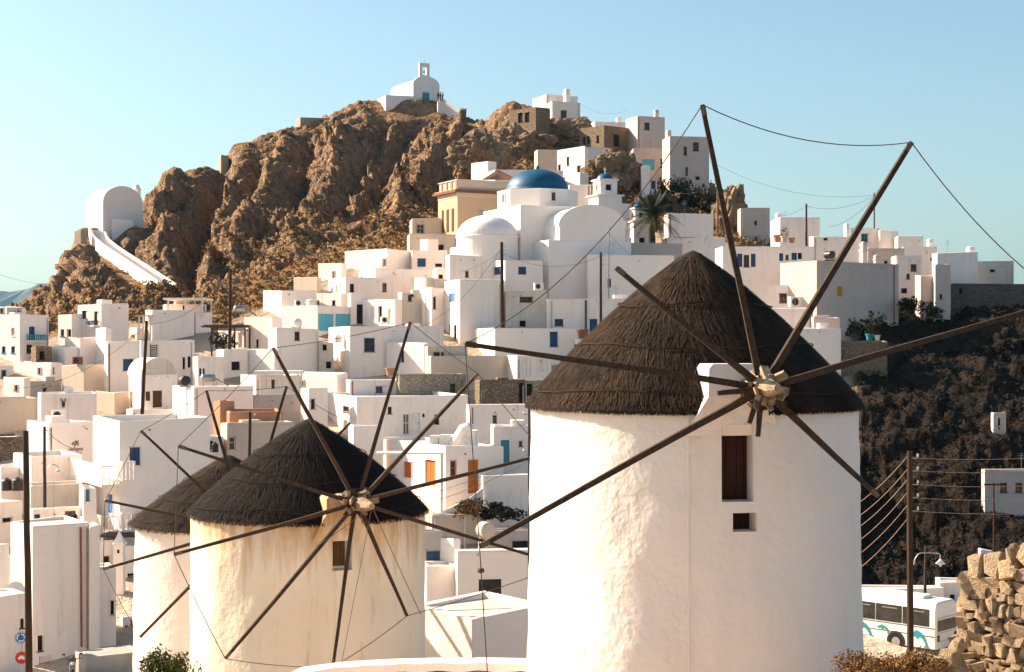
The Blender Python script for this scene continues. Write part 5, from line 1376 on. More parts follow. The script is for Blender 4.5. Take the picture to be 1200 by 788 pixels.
def boulder(label, px, py, D, rx, ry, rz, seed, mat, name='boulder'):
    bm = bmesh.new(); bmesh.ops.create_icosphere(bm, subdivisions=5, radius=1)
    v = np.array([tuple(x.co) for x in bm.verts]); s = seed * 3.3
    a1, a2 = worley(v * 2.2 + s); b1, b2 = worley(v * np.array([5, 5, 7]) + s)
    d = 1 + .35 * pnoise(v * 1.3 + s) + .42 * (np.minimum(a2 - a1, .5) - .25) + .2 * (np.minimum(b2 - b1, .4) - .2) + .07 * pnoise(v * 9 + s) + .04 * pnoise(v * 20 + s)
    c = P(px, py, D)
    for i, x in enumerate(bm.verts): x.co = Vector((v[i, 0] * rx * d[i], v[i, 1] * ry * d[i], v[i, 2] * rz * d[i]))
    me = bpy.data.meshes.new(name); bm.to_mesh(me); bm.free(); me.materials.append(M[mat])
    o = bpy.data.objects.new(name, me); COL.objects.link(o); o.location = c; tag(o, label, 'rock')
    return o
def crag_mat():
    m, nt, b = newmat('crag', .95, .1); v = coords(nt, (1, 1, 1))
    c = mix(nt, ramp(nt, noise(nt, v, .5, 7, .7, .5), .4, .6), (.30, .20, .12), (.15, .10, .065))
    c = mix(nt, ramp(nt, noise(nt, v, 2.0, 6, .7), .5, .64, 0, .7), c, (.36, .26, .17))
    nt.links.new(c, b.inputs['Base Color']); bump(nt, b, noise(nt, v, 2.5, 8, .7, .4), .9, .35); M['crag'] = m
crag_mat()
boulder('big rounded brown boulder between white houses above the church', 719, 209, 226, 4.6, 4.0, 3.6, 2, 'crag')
boulder('dark rock outcrop on the skyline right of the palm', 857, 262, 212, 2.6, 3.0, 4.6, 5, 'crag', 'rock_outcrop')
boulder('brown crag below the stone ruin on the summit shoulder', 612, 178, 256, 5.5, 4.5, 3.8, 7, 'crag', 'rock_outcrop')
boulder('craggy rock under the white summit house', 664, 160, 268, 5.2, 3.5, 3.0, 9, 'crag', 'rock_outcrop')
boulder('weathered crag beside the tiled roof mansion', 560, 190, 236, 4.2, 4.5, 4.6, 12, 'crag', 'rock_outcrop')
for i, (x, y, w, h) in enumerate(((783, 232, 1.9, 2.6), (797, 236, 2.2, 3.4), (812, 240, 2.2, 3.0), (826, 246, 2.0, 2.6), (776, 246, 1.6, 2.2), (842, 262, 1.8, 3.2), (850, 282, 2.2, 3.2))):
    bush(('dark shrub beside the small pale blue hut', 'dark bushy shrub right under the pink summit house', 'broad dark shrub beneath the scattered small windows', 'dark shrub at the pink summit house outer corner', 'low dark shrub just above the palm crown', 'dark shrub against the skyline rock outcrop', 'dark shrub at the foot of the skyline rock outcrop')[i], x, y, 226 - i * 1.5, w, h, 900, .20, 'leaf_dark', 20 + i, group='shrubs in the thicket')
for i, (x, y, w, h, lb) in enumerate(((1006, 392, 1.3, 1.6, 'leafy green shrub on the terrace left of the pots'), (1028, 392, 1.0, 2.6, 'tall spindly shrub standing on the stone terrace'),
                                      (1066, 366, 1.6, 1.6, 'dark shrub at the foot of the bluish house'), (1086, 372, 1.8, 1.8, 'dark shrub below the pale upright house'))):
    bush(lb, x, y, 150 if i < 2 else 160, w, h, 600, .16, 'leaf_dark', 40 + i)
bush('dark bush against the white ramp wall near orange doors', 588, 607, 109, 1.9, 1.0, 1100, .14, 'leaf_dark', 51)
bush('brownish bush at the foot of the curved lane', 556, 604, 109, 1.6, 1.2, 600, .14, 'leaf_dry', 52)
bush('green shrub under the timber pergola', 262, 406, 152, 1.6, 1.2, 500, .16, 'leaf_dark', 54)
bush('rounded bright green bush before the small white mill', 192, 812, 37, .66, 1.0, 3600, .045, 'leaf', 60, clumps=46)
bush('smaller green bush spilling beside the bright green bush', 222, 820, 36.5, .38, .85, 1200, .042, 'leaf', 61, clumps=18)
bush('dry brown rounded bush in front of the coach', 1022, 804, 21.5, .60, .44, 9000, .020, 'leaf_dry', 62, clumps=60)
bush('dry brown bush touching the tumbled stones', 1080, 804, 21.2, .46, .43, 7000, .020, 'leaf_dry', 63, clumps=50)

def scrub():
    rs = random.Random(4)
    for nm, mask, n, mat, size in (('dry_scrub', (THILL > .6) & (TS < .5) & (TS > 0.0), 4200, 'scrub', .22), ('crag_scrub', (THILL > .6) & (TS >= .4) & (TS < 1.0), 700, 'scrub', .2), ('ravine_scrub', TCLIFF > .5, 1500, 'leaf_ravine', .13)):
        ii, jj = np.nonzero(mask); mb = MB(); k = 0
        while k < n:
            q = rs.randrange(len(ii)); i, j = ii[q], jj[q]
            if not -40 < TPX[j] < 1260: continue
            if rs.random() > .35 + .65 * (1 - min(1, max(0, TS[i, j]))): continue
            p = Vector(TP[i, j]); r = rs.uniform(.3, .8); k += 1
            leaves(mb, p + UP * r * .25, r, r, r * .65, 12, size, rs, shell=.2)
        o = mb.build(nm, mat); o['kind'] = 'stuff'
scrub()

# dry stone wall on the right
def stone_wall():
    rs = random.Random(8)
    E0 = P(1131, 800, 24.0); u = Vector((.60, -.80, 0)); n = Vector((-.80, -.60, 0))
    root = thing('dry_stone_wall', 'rough sunlit dry stone wall of stacked honey brown rocks', 'stone wall', E0 - UP * .3)
    meshes = []
    for k in range(14):
        bm = bmesh.new()
        for a in (-1, 1):
            for b in (-1, 1):
                for cc in (-1, 1): bm.verts.new((a * rs.uniform(.42, 1), b * rs.uniform(.42, 1), cc * rs.uniform(.42, 1)))
        for _ in range(7):
            p = Vector((rs.uniform(-1, 1), rs.uniform(-1, 1), rs.uniform(-1, 1))); mx = max(abs(p.x), abs(p.y), abs(p.z)); bm.verts.new(p / mx * rs.uniform(.9, 1.06))
        bmesh.ops.convex_hull(bm, input=bm.verts)
        bmesh.ops.delete(bm, geom=[v for v in bm.verts if not v.link_faces], context='VERTS')
        bmesh.ops.dissolve_limit(bm, angle_limit=.2, verts=bm.verts[:], edges=bm.edges[:])
        bmesh.ops.bevel(bm, geom=bm.edges[:], offset=.045, segments=1, affect='EDGES')
        me = bpy.data.meshes.new('stone'); bm.to_mesh(me); bm.free(); me.materials.append(M['rock_stone']); meshes.append(me)
    def stone(c, su, sn, sz, par=root, nm='stone', spin=.32):
        o = bpy.data.objects.new(nm, rs.choice(meshes)); COL.objects.link(o)
        rot = Matrix((u, -n, UP)).transposed().to_4x4() @ Matrix.Rotation(rs.uniform(-spin, spin), 4, 'Y') @ Matrix.Rotation(rs.uniform(-.1, .1), 4, 'X')
        o.matrix_local = Matrix.Translation(c - (ORG[par.name] if par else Vector((0, 0, 0)))) @ rot @ Matrix.Diagonal((su, sn, sz, 1))
        if par: o.parent = par
        return o
    # outline of the top read from the picture: metres along the wall -> height
    z = -.25; L = 1.75
    def top(s): return np.interp(s, [-.1, .06, .25, .5, .7, .95, 1.8], [1.30, 1.62, 1.82, 1.95, 2.1, 2.3, 2.5])
    while z < 2.5:
        h = rs.uniform(.08, .21); s = rs.uniform(-.08, .02)
        if z > 1.35: h = rs.uniform(.18, .32)
        while s < L:
            w = rs.uniform(.09, .30) * (1.6 if z > 1.35 else 1)
            if z + h * .6 < top(s + w / 2):
                hh = h * rs.uniform(.8, 1.35)
                stone(E0 + u * (s + w / 2) + UP * (z + hh / 2) + n * rs.uniform(-.03, .06), w / 2 * 1.18, rs.uniform(.18, .28), hh / 2 * 1.18)
                if rs.random() < .5:
                    stone(E0 + u * (s + w) + UP * (z + rs.uniform(0, h)) + n * .17, rs.uniform(.04, .07), .06, rs.uniform(.03, .06))
            s += w
        z += h * .96
    # rounded end of the wall, and the back layer
    for k in range(24):
        zz = -.2 + k * .075
        stone(E0 - u * rs.uniform(.0, .08) - n * rs.uniform(.15, .5) + UP * zz, rs.uniform(.1, .2), rs.uniform(.12, .2), rs.uniform(.08, .14))
    mb = MB(); q = [E0 + u * .12 - n * .55, E0 + u * .12 - n * .08, E0 + u * L - n * .08, E0 + u * L - n * .55]
    mb.box8([p - UP * .6 for p in q] + [p + UP * (1.25 if i < 2 else 2.1) for i, p in enumerate(q)]); mb.build('earth_core', 'earth', root)
    spots = ((1100, 780, .13, 'tilted slab stone leaning at the wall foot'), (1113, 772, .16, 'upright boulder at the wall foot behind the dry bush'), (1122, 757, .13, 'loose round rock propped against the wall end'),
             (1108, 790, .14, 'half buried stone among the tumbled rocks'), (1094, 784, .13, 'small tumbled rock by the dry bush'), (1122, 782, .16, 'broad tumbled rock under the wall end'))
    for x, y, r, lb in spots:
        o = stone(P(x, y, 23.2), r, r * .8, r * .95, None, 'loose_stone', .6); tag(o, lb, 'rock')
stone_wall()

# ------------------------------------------------------------------ poles and cables
def pole(label, x0, yt, x1, yb, D, wpx, arms=(), mat='wood_pole', cross=None, group='wooden utility poles in the village', lean=0):
    top, bot = P(x0, yt, D), P(x1, yb, D); bot = bot - UP * 1.5 if True else bot
    gz = ground_z(bot.x, bot.y); bot.z = min(bot.z, gz - .3)
    root = thing('utility_pole', label, 'pole', bot, None)
    r = wpx * D / F / 2
    mb = MB(); n = 9; mb.tube([bot.lerp(top, i / n) + Vector((rng.uniform(-1, 1) * r * .08, 0, 0)) for i in range(n + 1)], [r * (1.12 - .3 * i / n) for i in range(n + 1)], 10, jit=.03)
    mb.build('shaft', mat, root)
    for y, side in arms:
        p = P(x0 + (x1 - x0) * (y - yt) / (yb - yt), y, D); mb = MB()
        q = p + Vector((side * (r + .22), -.0, 0)); mb.tube([p, q], .025, 5); mb.tube([q, q + UP * .06], .02, 5)
        a = mb.build('insulator_arm', 'metal', root)
        mb = MB(); mb.lathe(q, [(.0, .05), (.05, .06), (.055, .1), (.03, .12), (.05, .14), (.045, .18), (.0, .2)], 8); mb.build('insulator', 'paint_white', a)
    if cross:
        for yy, w in cross:
            p = P(x0, yy, D); mb = MB(); mb.box(p + Vector((-w / 2, -.08, -.06)), Vector((w, 0, 0)), Vector((0, .1, 0)), UP * .12); mb.build('crossarm', mat, root)
    return root
pole('thick brown wooden pole before the blank house by the road', 30, 505, 35, 800, 62, 8)
pole('dark slim pole with lamp below the lettered wall', 52, 500, 53, 614, 107.6, 4, [(505, 1), (510, 1), (515, 1)], 'dark_paint')
pole('leaning brown pole before the wooden door house', 172, 376, 165, 484, 130, 4.2, [(380, 1)])
pole('wooden pole rising through the timber pergola', 270, 316, 269, 410, 149, 4)
pole('dark pole with stacked insulators under the church', 588, 284, 589, 384, 153, 4.4, [(289, 1), (294, 1), (299, 1), (305, 1), (330, 1)])
pole('brown pole beside the blue drainpipe house', 704, 296, 704, 392, 152, 3.4, [(300, 1), (305, 1), (310, 1)])
pole('rusty thin mast next to the drainpipe house pole', 714, 266, 713, 312, 165, 1.4, [(274, -1)], 'metal')
pole('weathered wooden pole with five insulators before the coach', 1066, 529, 1067, 775, 72, 7.5, [(537, 1), (552, 1), (568, 1), (583.5, 1), (599, 1)])
pole('dark short pole behind the coach roof', 1085, 640, 1083, 706, 97, 3.6, (), 'dark_paint')
pole('thin pole with pale crossarm on the ravine side', 1164.5, 566, 1165, 655, 106, 2.6, (), 'wood_pole', [(568, 1.3)])
pole('skyline pole above the blocky parapet house', 945, 239, 945, 262, 189, 2.6, [(242, 1)], 'dark_paint')
pole('tall thin skyline pole near the teal window house', 1024.5, 226, 1024.5, 275, 187, 2.2, [(229, -1)], 'rust')
pole('slim pole standing beside the orange terracotta parapet', 293, 483, 291, 545, 108, 4, [(488, 1)])
pole('dark pole hugging the edge of the big mill', 620, 476, 620, 648, 88, 3.2, [(486, -1), (530, -1)], 'dark_paint')
pole('slender pole behind the palm near skyline rock', 841, 206, 841, 262, 205, 2.4, (), 'rust')
pole('short post beside the white bell tower', 690, 218, 690, 245, 184, 2, (), 'brown')
pole('thin mast on the dirty plaster house', 499, 322, 499, 380, 160, 1.3, (), 'metal')
pole('thin lamp mast behind the twin mills by courtyard', 545, 604, 545, 668, 103, 1.6, (), 'metal')

def cable(label, pts, sag, rad=.018, group='overhead cables', mat='cable'):
    P3 = [P(*p) for p in pts]; mb = MB(); line = []
    for a, b in zip(P3[:-1], P3[1:]): line += sag_pts(a, b, sag, 16)[(1 if line else 0):]
    mb.tube(line, rad, 4, caps=False); c = origin_of(mb)
    o = mb.build('overhead_cable', mat, origin=c); tag(o, label, 'cable', group)
for i, y in enumerate((537, 552, 568, 583.5, 599)):
    lb = ('uppermost', 'second highest', 'middle', 'second lowest', 'lowest')[i] + ' overhead cable strung from the coach pole across to the ravine'
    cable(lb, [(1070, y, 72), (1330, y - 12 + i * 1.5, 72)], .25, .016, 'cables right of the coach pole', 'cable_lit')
for i, y in enumerate((533, 548, 560, 575, 590, 606)):
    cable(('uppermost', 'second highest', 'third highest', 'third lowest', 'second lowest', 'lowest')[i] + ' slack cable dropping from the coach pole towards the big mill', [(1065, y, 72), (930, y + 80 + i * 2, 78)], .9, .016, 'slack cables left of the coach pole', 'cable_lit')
cable('long sagging cable in the sky between skyline poles', [(838, 192, 205), (1024, 229, 187)], 1.6, .022)
cable('short sky cable between blocky parapet pole and tall skyline pole', [(945, 242, 189), (1024, 230, 187)], .8, .02)
cable('sky cable falling from blocky parapet pole to rock', [(945, 242, 189), (895, 252, 205)], .6, .02)
cable('cable dropping from tall skyline pole to a chimney', [(1024, 231, 187), (972, 266, 183)], .7, .02)
cable('faint cable across the sky left of the spur chapel', [(-60, 290, 190), (60, 334, 175), (137, 350, 168)], 1.0, .02)
cable('cable from the slim lamp pole to the white house with lettering', [(53, 503, 107.5), (84, 525, 118)], .2, .02)
cable('cable running from the church pole down to the left roofs', [(588, 290, 153), (478, 388, 150)], 1.5, .018)
cable('cable running from the church pole to the blue window house', [(588, 294, 153), (520, 320, 170)], .6, .018)
cable('cable from the drainpipe house pole to the church pole', [(704, 300, 152), (588, 296, 153)], 1.2, .018)
cable('cable from the drainpipe house mast up right', [(714, 274, 165), (740, 300, 165)], .1, .018)
cable('cable from the leaning brown pole up to the pergola pole', [(172, 380, 130), (270, 320, 149)], 1.2, .018)
cable('cable falling from the leaning brown pole to the left', [(172, 381, 130), (20, 455, 128)], 1.2, .018)
cable('cable looping between two poles behind the palm', [(772, 216, 222), (841, 212, 205)], 1.5, .018)
cable('pair of lines before the orange doors', [(440, 590, 100), (620, 532, 88)], .5, .018)
cable('lower line before the orange doors', [(440, 598, 100), (620, 540, 88)], .6, .018)
cable('cable leading left from the dark slim lamp pole', [(53, 506, 107.5), (-40, 520, 108)], .5, .018)
cable('summit cable between the white summit house and the narrow one', [(680, 122, 270), (734, 130, 258)], 1.0, .02)

# ------------------------------------------------------------------ coach
def coach():
    D = 91; C = P(1097, 769, D); t = R(46)
    r = Vector((math.cos(t), math.sin(t), 0)); l = Vector((-math.sin(t), math.cos(t), 0))
    L, W, Hh = 11.5, 2.5, 3.05
    root = thing('coach', 'white touring coach with teal dolphin pictures on its side', 'bus', C)
    A = C + l * L; z0 = .35
    def at(s, h, out=0.0): return C + l * s + UP * h - r * out        # on the long side
    def end(s, h, out=0.0): return C + r * s + UP * h - l * out       # on the near end
    bm = bmesh.new()
    prof = [(0, z0), (0, 1.5), (.03, 2.6), (.16, 2.95), (.4, Hh), (W - .4, Hh), (W - .16, 2.95), (W - .03, 2.6), (W, 1.5), (W, z0)]
    rings = []
    for s, k in ((0.0, .94), (.10, .985), (.35, 1), (L - .35, 1), (L - .08, .985), (L, .95)):
        ring = []
        for a, h in prof:
            hh = h if h < 2.5 else 2.5 + (h - 2.5) * (k if k > .95 else .8)
            ring.append(bm.verts.new(C + r * (W / 2 + (a - W / 2) * k) + l * s + UP * hh))
        rings.append(ring)
    for a, b in zip(rings[:-1], rings[1:]):
        for i in range(len(prof)): bm.faces.new((a[i], a[(i + 1) % len(prof)], b[(i + 1) % len(prof)], b[i]))
    bm.faces.new(rings[0][::-1]); bm.faces.new(rings[-1])
    bmesh.ops.recalc_face_normals(bm, faces=bm.faces)
    for v in bm.verts: v.co -= C
    me = bpy.data.meshes.new('body'); bm.to_mesh(me); bm.free(); me.materials.append(M['bus_white'])
    body = bpy.data.objects.new('body', me); COL.objects.link(body); body.parent = root; ORG[body.name] = C.copy()
    # side windows
    s = .45
    for i in range(6):
        w = 1.72; mb = MB(); o = at(s, 1.62, .015)
        mb.quad(o, o + l * w, o + l * w + UP * 1.0 + r * .03, o + UP * 1.0 + r * .03)
        wd = mb.build('window', 'glass', root)
        mb = MB(); o = at(s + .3, 2.42, .03); mb.box(o, l * 1.0, r * .01, UP * .05); mb.build('vent_rail', 'metal', wd)
        s += w + .06
    for z in (1.52, 1.05):
        mb = MB(); mb.box(at(.1, z, .022), l * (L - .2), r * .01, UP * .04); mb.build('trim_strip', 'dark_paint', root)
    mb = MB(); o = end(.16, 1.35, -.02) - l * .03; mb.quad(o, o + r * 2.2, o + r * 2.2 + UP * .65, o + UP * .65); mb.build('rear_window', 'glass', root)
    for z, h in ((2.1, .04), (1.24, .03), (.75, .03)):
        mb = MB(); mb.box(end(.12, z, .02), r * 2.26, l * .03, UP * h); mb.build('trim_strip', 'metal', root)
    for a in (.12, 2.1):
        mb = MB(); mb.box(end(a, .8, .03), r * .26, l * .03, UP * .35); mb.build('tail_light', 'rust', root)
    for s in (2.6, 8.6):
        mb = MB(); cc = at(s, .5, -.05); N = 24
        ring = [(math.cos(2 * math.pi * i / N), math.sin(2 * math.pi * i / N)) for i in range(N)]
        f = [cc + l * a * .5 + UP * b * .5 - r * .07 for a, b in ring]; k = [p + r * .35 for p in f]
        mb.poly(f)
        for i in range(N): mb.quad(f[i], k[i], k[(i + 1) % N], f[(i + 1) % N])
        wh = mb.build('wheel', 'tyre', root)
        mb = MB(); mb.poly([cc + l * a * .27 + UP * b * .27 - r * .085 for a, b in ring]); mb.build('rim', 'metal', wh)
        mb = MB(); mb.poly([cc + l * a * .62 + UP * max(b * .62, -.14) - r * .062 for a, b in ring]); mb.build('wheel_arch', 'dark_paint', root)
    # dolphins painted on the side: outline in a unit box, nose to the left-up
    dol = [(0, .62), (.06, .72), (.16, .82), (.30, .92), (.38, 1.0), (.45, .95), (.55, .90), (.68, .76), (.78, .56), (.84, .34), (.88, .18), (.98, .06), (.97, .0), (.86, .05), (.74, .0), (.72, .05), (.80, .16), (.76, .32), (.66, .50), (.54, .60), (.46, .62), (.44, .50), (.38, .44), (.36, .58), (.22, .62), (.10, .60)]
    for s0, z, w, h in ((4.0, .52, 1.9, 1.0), (2.95, .85, .95, .55), (.40, .36, 1.35, 1.0)):
        mb = MB(); mb.poly([at(s0 + w * (1 - a), z + h * b, .034) for a, b in dol]); mb.build('dolphin_picture', 'dolphin_teal', body)
    mb = MB(); mb.box(at(1.2, Hh - .03, -.7), l * 3.2, r * 1.1, UP * .22); o = mb.build('roof_unit', 'bus_white', root)
    bv = o.modifiers.new('soft', 'BEVEL'); bv.width = .08; bv.segments = 2
coach()

# ------------------------------------------------------------------ foreground left: signs and motorbike
def road_sign(label, x, y, D, rpx, kind):
    c = P(x, y, D); r = rpx * D / F
    root = thing('traffic_sign', label, 'traffic sign', P(x, 800, D))
    n = Vector((.1, -1, 0)).normalized(); u = Vector((1, .1, 0)).normalized(); N = 28
    def disc(rr, off): return [c + u * math.cos(2 * math.pi * i / N) * rr + UP * math.sin(2 * math.pi * i / N) * rr + n * off for i in range(N)]
    mb = MB(); f, b = disc(r, .01), disc(r, -.012); mb.poly(f); mb.poly(b[::-1])
    for i in range(N): mb.quad(f[i], b[i], b[(i + 1) % N], f[(i + 1) % N])
    pl = mb.build('plate', 'sign_blue' if kind == 'blue' else 'sign_red', root)
    def arc(a0, a1, r0, r1, off):
        p = [(math.radians(a0 + (a1 - a0) * i / 8)) for i in range(9)]
        return [c + (u * math.cos(t) + UP * math.sin(t)) * r * r1 + n * off for t in p] + [c + (u * math.cos(t) + UP * math.sin(t)) * r * r0 + n * off for t in p[::-1]]
    if kind == 'blue':
        mb = MB(); mb.poly(arc(0, 350, .88, .98, .014)[:]); mb.build('white_rim', 'paint_white', pl)
        for k in range(3):
            a = 90 + k * 120; mb = MB(); mb.poly(arc(a, a - 75, .48, .66, .015))
            t = math.radians(a - 75); t2 = math.radians(a - 100); e = lambda rr, tt: c + (u * math.cos(tt) + UP * math.sin(tt)) * r * rr + n * .0155
            mb.tri(e(.36, t), e(.57, t2), e(.78, t)); mb.build('arrow', 'paint_white', pl)
    else:
        mb = MB()
        for a0, a1, b0, b1 in ((-.55, .55, -.18, .12), (-.32, .34, .12, .36)): mb.quad(*(c + u * r * a + UP * r * b + n * .014 for a, b in ((a0, b0), (a1, b0), (a1 * .92, b1), (a0 * .92, b1))))
        for a in (-.32, .32): mb.poly([c + u * r * (a + .13 * math.cos(t)) + UP * r * (-.2 + .13 * math.sin(t)) + n * .0145 for t in np.linspace(0, 2 * math.pi, 12, endpoint=False)])
        mb.build('car_symbol', 'paint_white', pl)
    return root
sg = road_sign('round blue roundabout sign with white arrows', 24.5, 747.5, 74, 7.4, 'blue')
mb = MB(); mb.tube([P(24.7, 742, 74) + Vector((0, .06, 0)), P(25.3, 850, 74) + Vector((0, .06, 0))], .03, 8); mb.build('post', 'metal', sg)
road_sign('round red no vehicles sign under the blue one', 25.2, 771, 74, 7.2, 'red')

def motorbike():
    D = 76; c = P(85, 796, D); f = Vector((.25, -.97, 0)); s = Vector((.97, .25, 0))
    root = thing('motorbike', 'dark parked motorbike seen head on with raised mirrors', 'motorbike', c)
    def ringw(cc, rr, w):
        mb = MB(); N = 20; pts = [cc + f * math.cos(2 * math.pi * i / N) * rr + UP * math.sin(2 * math.pi * i / N) * rr for i in range(N + 1)]; mb.tube(pts, w, 8, caps=False); return mb
    for k, nm in ((.65, 'front_wheel'), (-.65, 'rear_wheel')):
        w = ringw(c + f * k + UP * .3, .26, .06).build(nm, 'tyre', root)
        mb = MB(); mb.tube([c + f * k + UP * .3 - s * .05, c + f * k + UP * .3 + s * .05], .12, 12); mb.build('hub', 'metal', w)
    for a in (-1, 1):
        mb = MB(); mb.tube([c + f * .66 + s * .1 * a + UP * .3, c + f * .42 + s * .11 * a + UP * .98], .03, 8); mb.build('fork_leg', 'metal', root)
        mb = MB(); mb.tube([c + f * .38 + s * .1 * a + UP * 1.0, c + f * .35 + s * .3 * a + UP * 1.06, c + f * .25 + s * .42 * a + UP * 1.04], .02, 6); h = mb.build('handlebar', 'black', root)
        mb = MB(); mb.tube([c + f * .34 + s * .3 * a + UP * 1.06, c + f * .36 + s * .36 * a + UP * 1.24], .012, 6)
        q = c + f * .36 + s * .40 * a + UP * 1.27; mb.lathe(q, [(.0, -.05), (.07, -.03), (.08, .0), (.07, .04), (0, .05)], 10); mb.build('mirror', 'black', h)
    mb = MB(); q = c + f * .48
    mb.box8([q - s * .14 + UP * .7, q + s * .14 + UP * .7, q + s * .13 - f * .2 + UP * .7, q - s * .13 - f * .2 + UP * .7, q - s * .17 + UP * .98 - f * .03, q + s * .17 + UP * .98 - f * .03, q + s * .14 - f * .25 + UP * 1.08, q - s * .14 - f * .25 + UP * 1.08])
    fa = mb.build('fairing', 'black', root)
    mb = MB(); mb.lathe(q + f * .03 + UP * .84, [(.0, -.1), (.08, -.06), (.1, 0), (.08, .06), (0, .1)], 12); mb.build('headlight', 'paint_white', fa)
    mb = MB(); mb.tube([c + f * .3 + UP * .85, c + f * .0 + UP * .92, c - f * .2 + UP * .8], [.12, .18, .14], 10); mb.build('fuel_tank', 'black', root)
    mb = MB(); mb.tube([c - f * .15 + UP * .78, c - f * .5 + UP * .8, c - f * .85 + UP * .9], [.13, .15, .08], 8); mb.build('seat', 'cloth_dark', root)
    mb = MB(); mb.cbox(c + UP * .45, f * .3, s * .14, UP * .22); mb.build('engine', 'metal', root)
    mb = MB(); mb.tube([c + s * .1 + UP * .3, c + s * .35 + UP * .0 - f * .1], .015, 6); mb.build('kickstand', 'metal', root)
motorbike()

# street lamp on the coach pole, bracket lamp on the left
def gooseneck(label, pts, D, mat, shade, down=.25):
    q = [P(x, y, D) for x, y in pts]; root = thing('street_lamp', label, 'street lamp', q[0])
    fine = []
    for i in range(len(q) - 1):
        for k in range(5): fine.append(q[i].lerp(q[i + 1], k / 5))
    fine.append(q[-1])
    for _ in range(4): fine = [fine[0]] + [(fine[i - 1] + fine[i] * 2 + fine[i + 1]) / 4 for i in range(1, len(fine) - 1)] + [fine[-1]]
    mb = MB(); mb.tube(fine, .03, 7); mb.build('arm', mat, root)
    mb = MB(); mb.lathe(q[-1], [(.04, .0), (.07, -.06), (shade, -.22), (shade * .96, -.24), (.06, -.18)], 18); sh = mb.build('lamp_shade', 'paint_white', root, smooth=True)
    mb = MB(); mb.lathe(q[-1] - UP * .26, [(.0, -.1), (.06, -.06), (.07, 0), (.05, .06), (0, .08)], 10); mb.build('bulb', 'paint_white', sh)
gooseneck('curved arm street lamp with white bell shade on the coach pole', [(1071, 662), (1072, 655), (1077, 648), (1086, 648), (1098, 648), (1102, 650), (1102, 655)], 71.7, 'metal', .22)
gooseneck('small bracket street lamp above the raised terrace coping', [(56, 549), (59, 545), (64, 544.5), (68, 547), (68.5, 549)], 107, 'metal', .3)

# curved white parapet at the bottom between the mills
def parapet():
    pts = [(330, 798, 31), (350, 788, 31.3), (400, 781.5, 31.6), (450, 778.5, 31.9), (500, 777, 32), (560, 776.5, 32), (620, 777.5, 31.8), (660, 779, 31.5)]
    q = [P(*p) for p in pts]; fine = []
    for a, b in zip(q[:-1], q[1:]):
        for k in range(6): fine.append(a.lerp(b, k / 6))
    mb = MB()
    for a, b in zip(fine[:-1], fine[1:]):
        d = Vector((0, .45, 0)); ja = UP * rng.uniform(-.012, .012)
        mb.box8([a - UP * 1.6, b - UP * 1.6, b - UP * 1.6 + d, a - UP * 1.6 + d, a + ja, b + ja, b + d + ja, a + d + ja])
    root = thing('garden_wall', 'low curved stone wall with white coping between the mills', 'wall', q[3] - UP * 2.2)
    top = MB(); low = MB()
    n = len(fine); 
    for i in range(n - 1):
        a, b = fine[i], fine[i + 1]; d = Vector((0, .5, 0)); f = Vector((0, -.05, 0)); w = [.02 * math.sin(i * 1.3), .02 * math.sin((i + 1) * 1.3)]
        top.quad(a + f - UP * .17 + UP * w[0], b + f - UP * .17 + UP * w[1], b + f + UP * w[1] * .5, a + f + UP * w[0] * .5); top.quad(a + f + UP * w[0] * .5, b + f + UP * w[1] * .5, b + d, a + d)
        low.quad(a - UP * 2.2, b - UP * 2.2, b - UP * .14, a - UP * .14)
    top.build('coping', 'white_clean', root); low.build('stonework', 'stone', root)
parapet()
def ramp_wall():
    root = thing('lane_wall', 'white parapet wall curving up the lane before orange doors', 'wall', P(530, 620, 110))
    pts = [P(505, 606, 109.5), P(530, 594, 110), P(550, 584, 110.5), P(566, 572, 111)]; mb = MB()
    for a, b in zip(pts[:-1], pts[1:]):
        d = Vector((0, .35, 0)); mb.box8([a - UP * 2, b - UP * 2, b - UP * 2 + d, a - UP * 2 + d, a, b, b + d, a + d])
    mb.build('parapet', 'white_clean', root)
    H(562, 566, 650, 557, 602, 'white shaded ramp wall right of the orange doors', [], D=111.5, par=.05, name='ramp_wall', cat='wall', m='white', dep=1.2)
ramp_wall()
# ------------------------------------------------------------------ things on roofs and walls
def tank(label, x, yb, ypx, wpx, D, mat='paint_white', lying=False, group=None):
    c = P(x, yb, D); w = wpx * D / F; h = ypx * D / F
    root = thing('water_tank', label, 'water tank', c, group)
    mb = MB()
    if lying:
        d = Vector((.5, -.86, 0)); q = c + UP * h * .55
        L = w * .9; rr = h * .42
        prof = [(-L / 2 - .06, .3), (-L / 2, .8), (-L / 2 + .08, 1), (L / 2 - .08, 1), (L / 2, .8), (L / 2 + .06, .3)]
        mb.tube([q + d * a for a, k in prof], [rr * k for a, k in prof], 16); mb.build('drum', mat, root)
        mb = MB()
        for s in (-1, 1): mb.box(c + d * L * .3 * s - Vector((w * .25, 0, 0)), Vector((w * .5, 0, 0)), d * .08, UP * (h * .3))
        mb.build('stand', 'metal', root)
    else:
        rr = w / 2; mb.lathe(c, [(rr * .96, 0), (rr, .1 * h), (rr, .3 * h), (rr * .97, .33 * h), (rr, .36 * h), (rr, .62 * h), (rr * .97, .65 * h), (rr, .68 * h), (rr, .8 * h), (rr * .7, .93 * h), (rr * .25, h * .97), (rr * .25, h), (0.01, h)], 18)
        b = mb.build('tank_body', mat, root); mb = MB(); mb.lathe(c + UP * h * .97, [(rr * .32, 0), (rr * .32, .06), (.01, .08)], 12); mb.build('lid', mat, root)
tank('black water tank on the pale roof behind the wooden pole', 8, 575, 14, 12, 113, 'black', group='pair of black roof tanks')
tank('second black water tank closer to the wooden pole', 21, 575, 15, 14, 112.6, 'black')
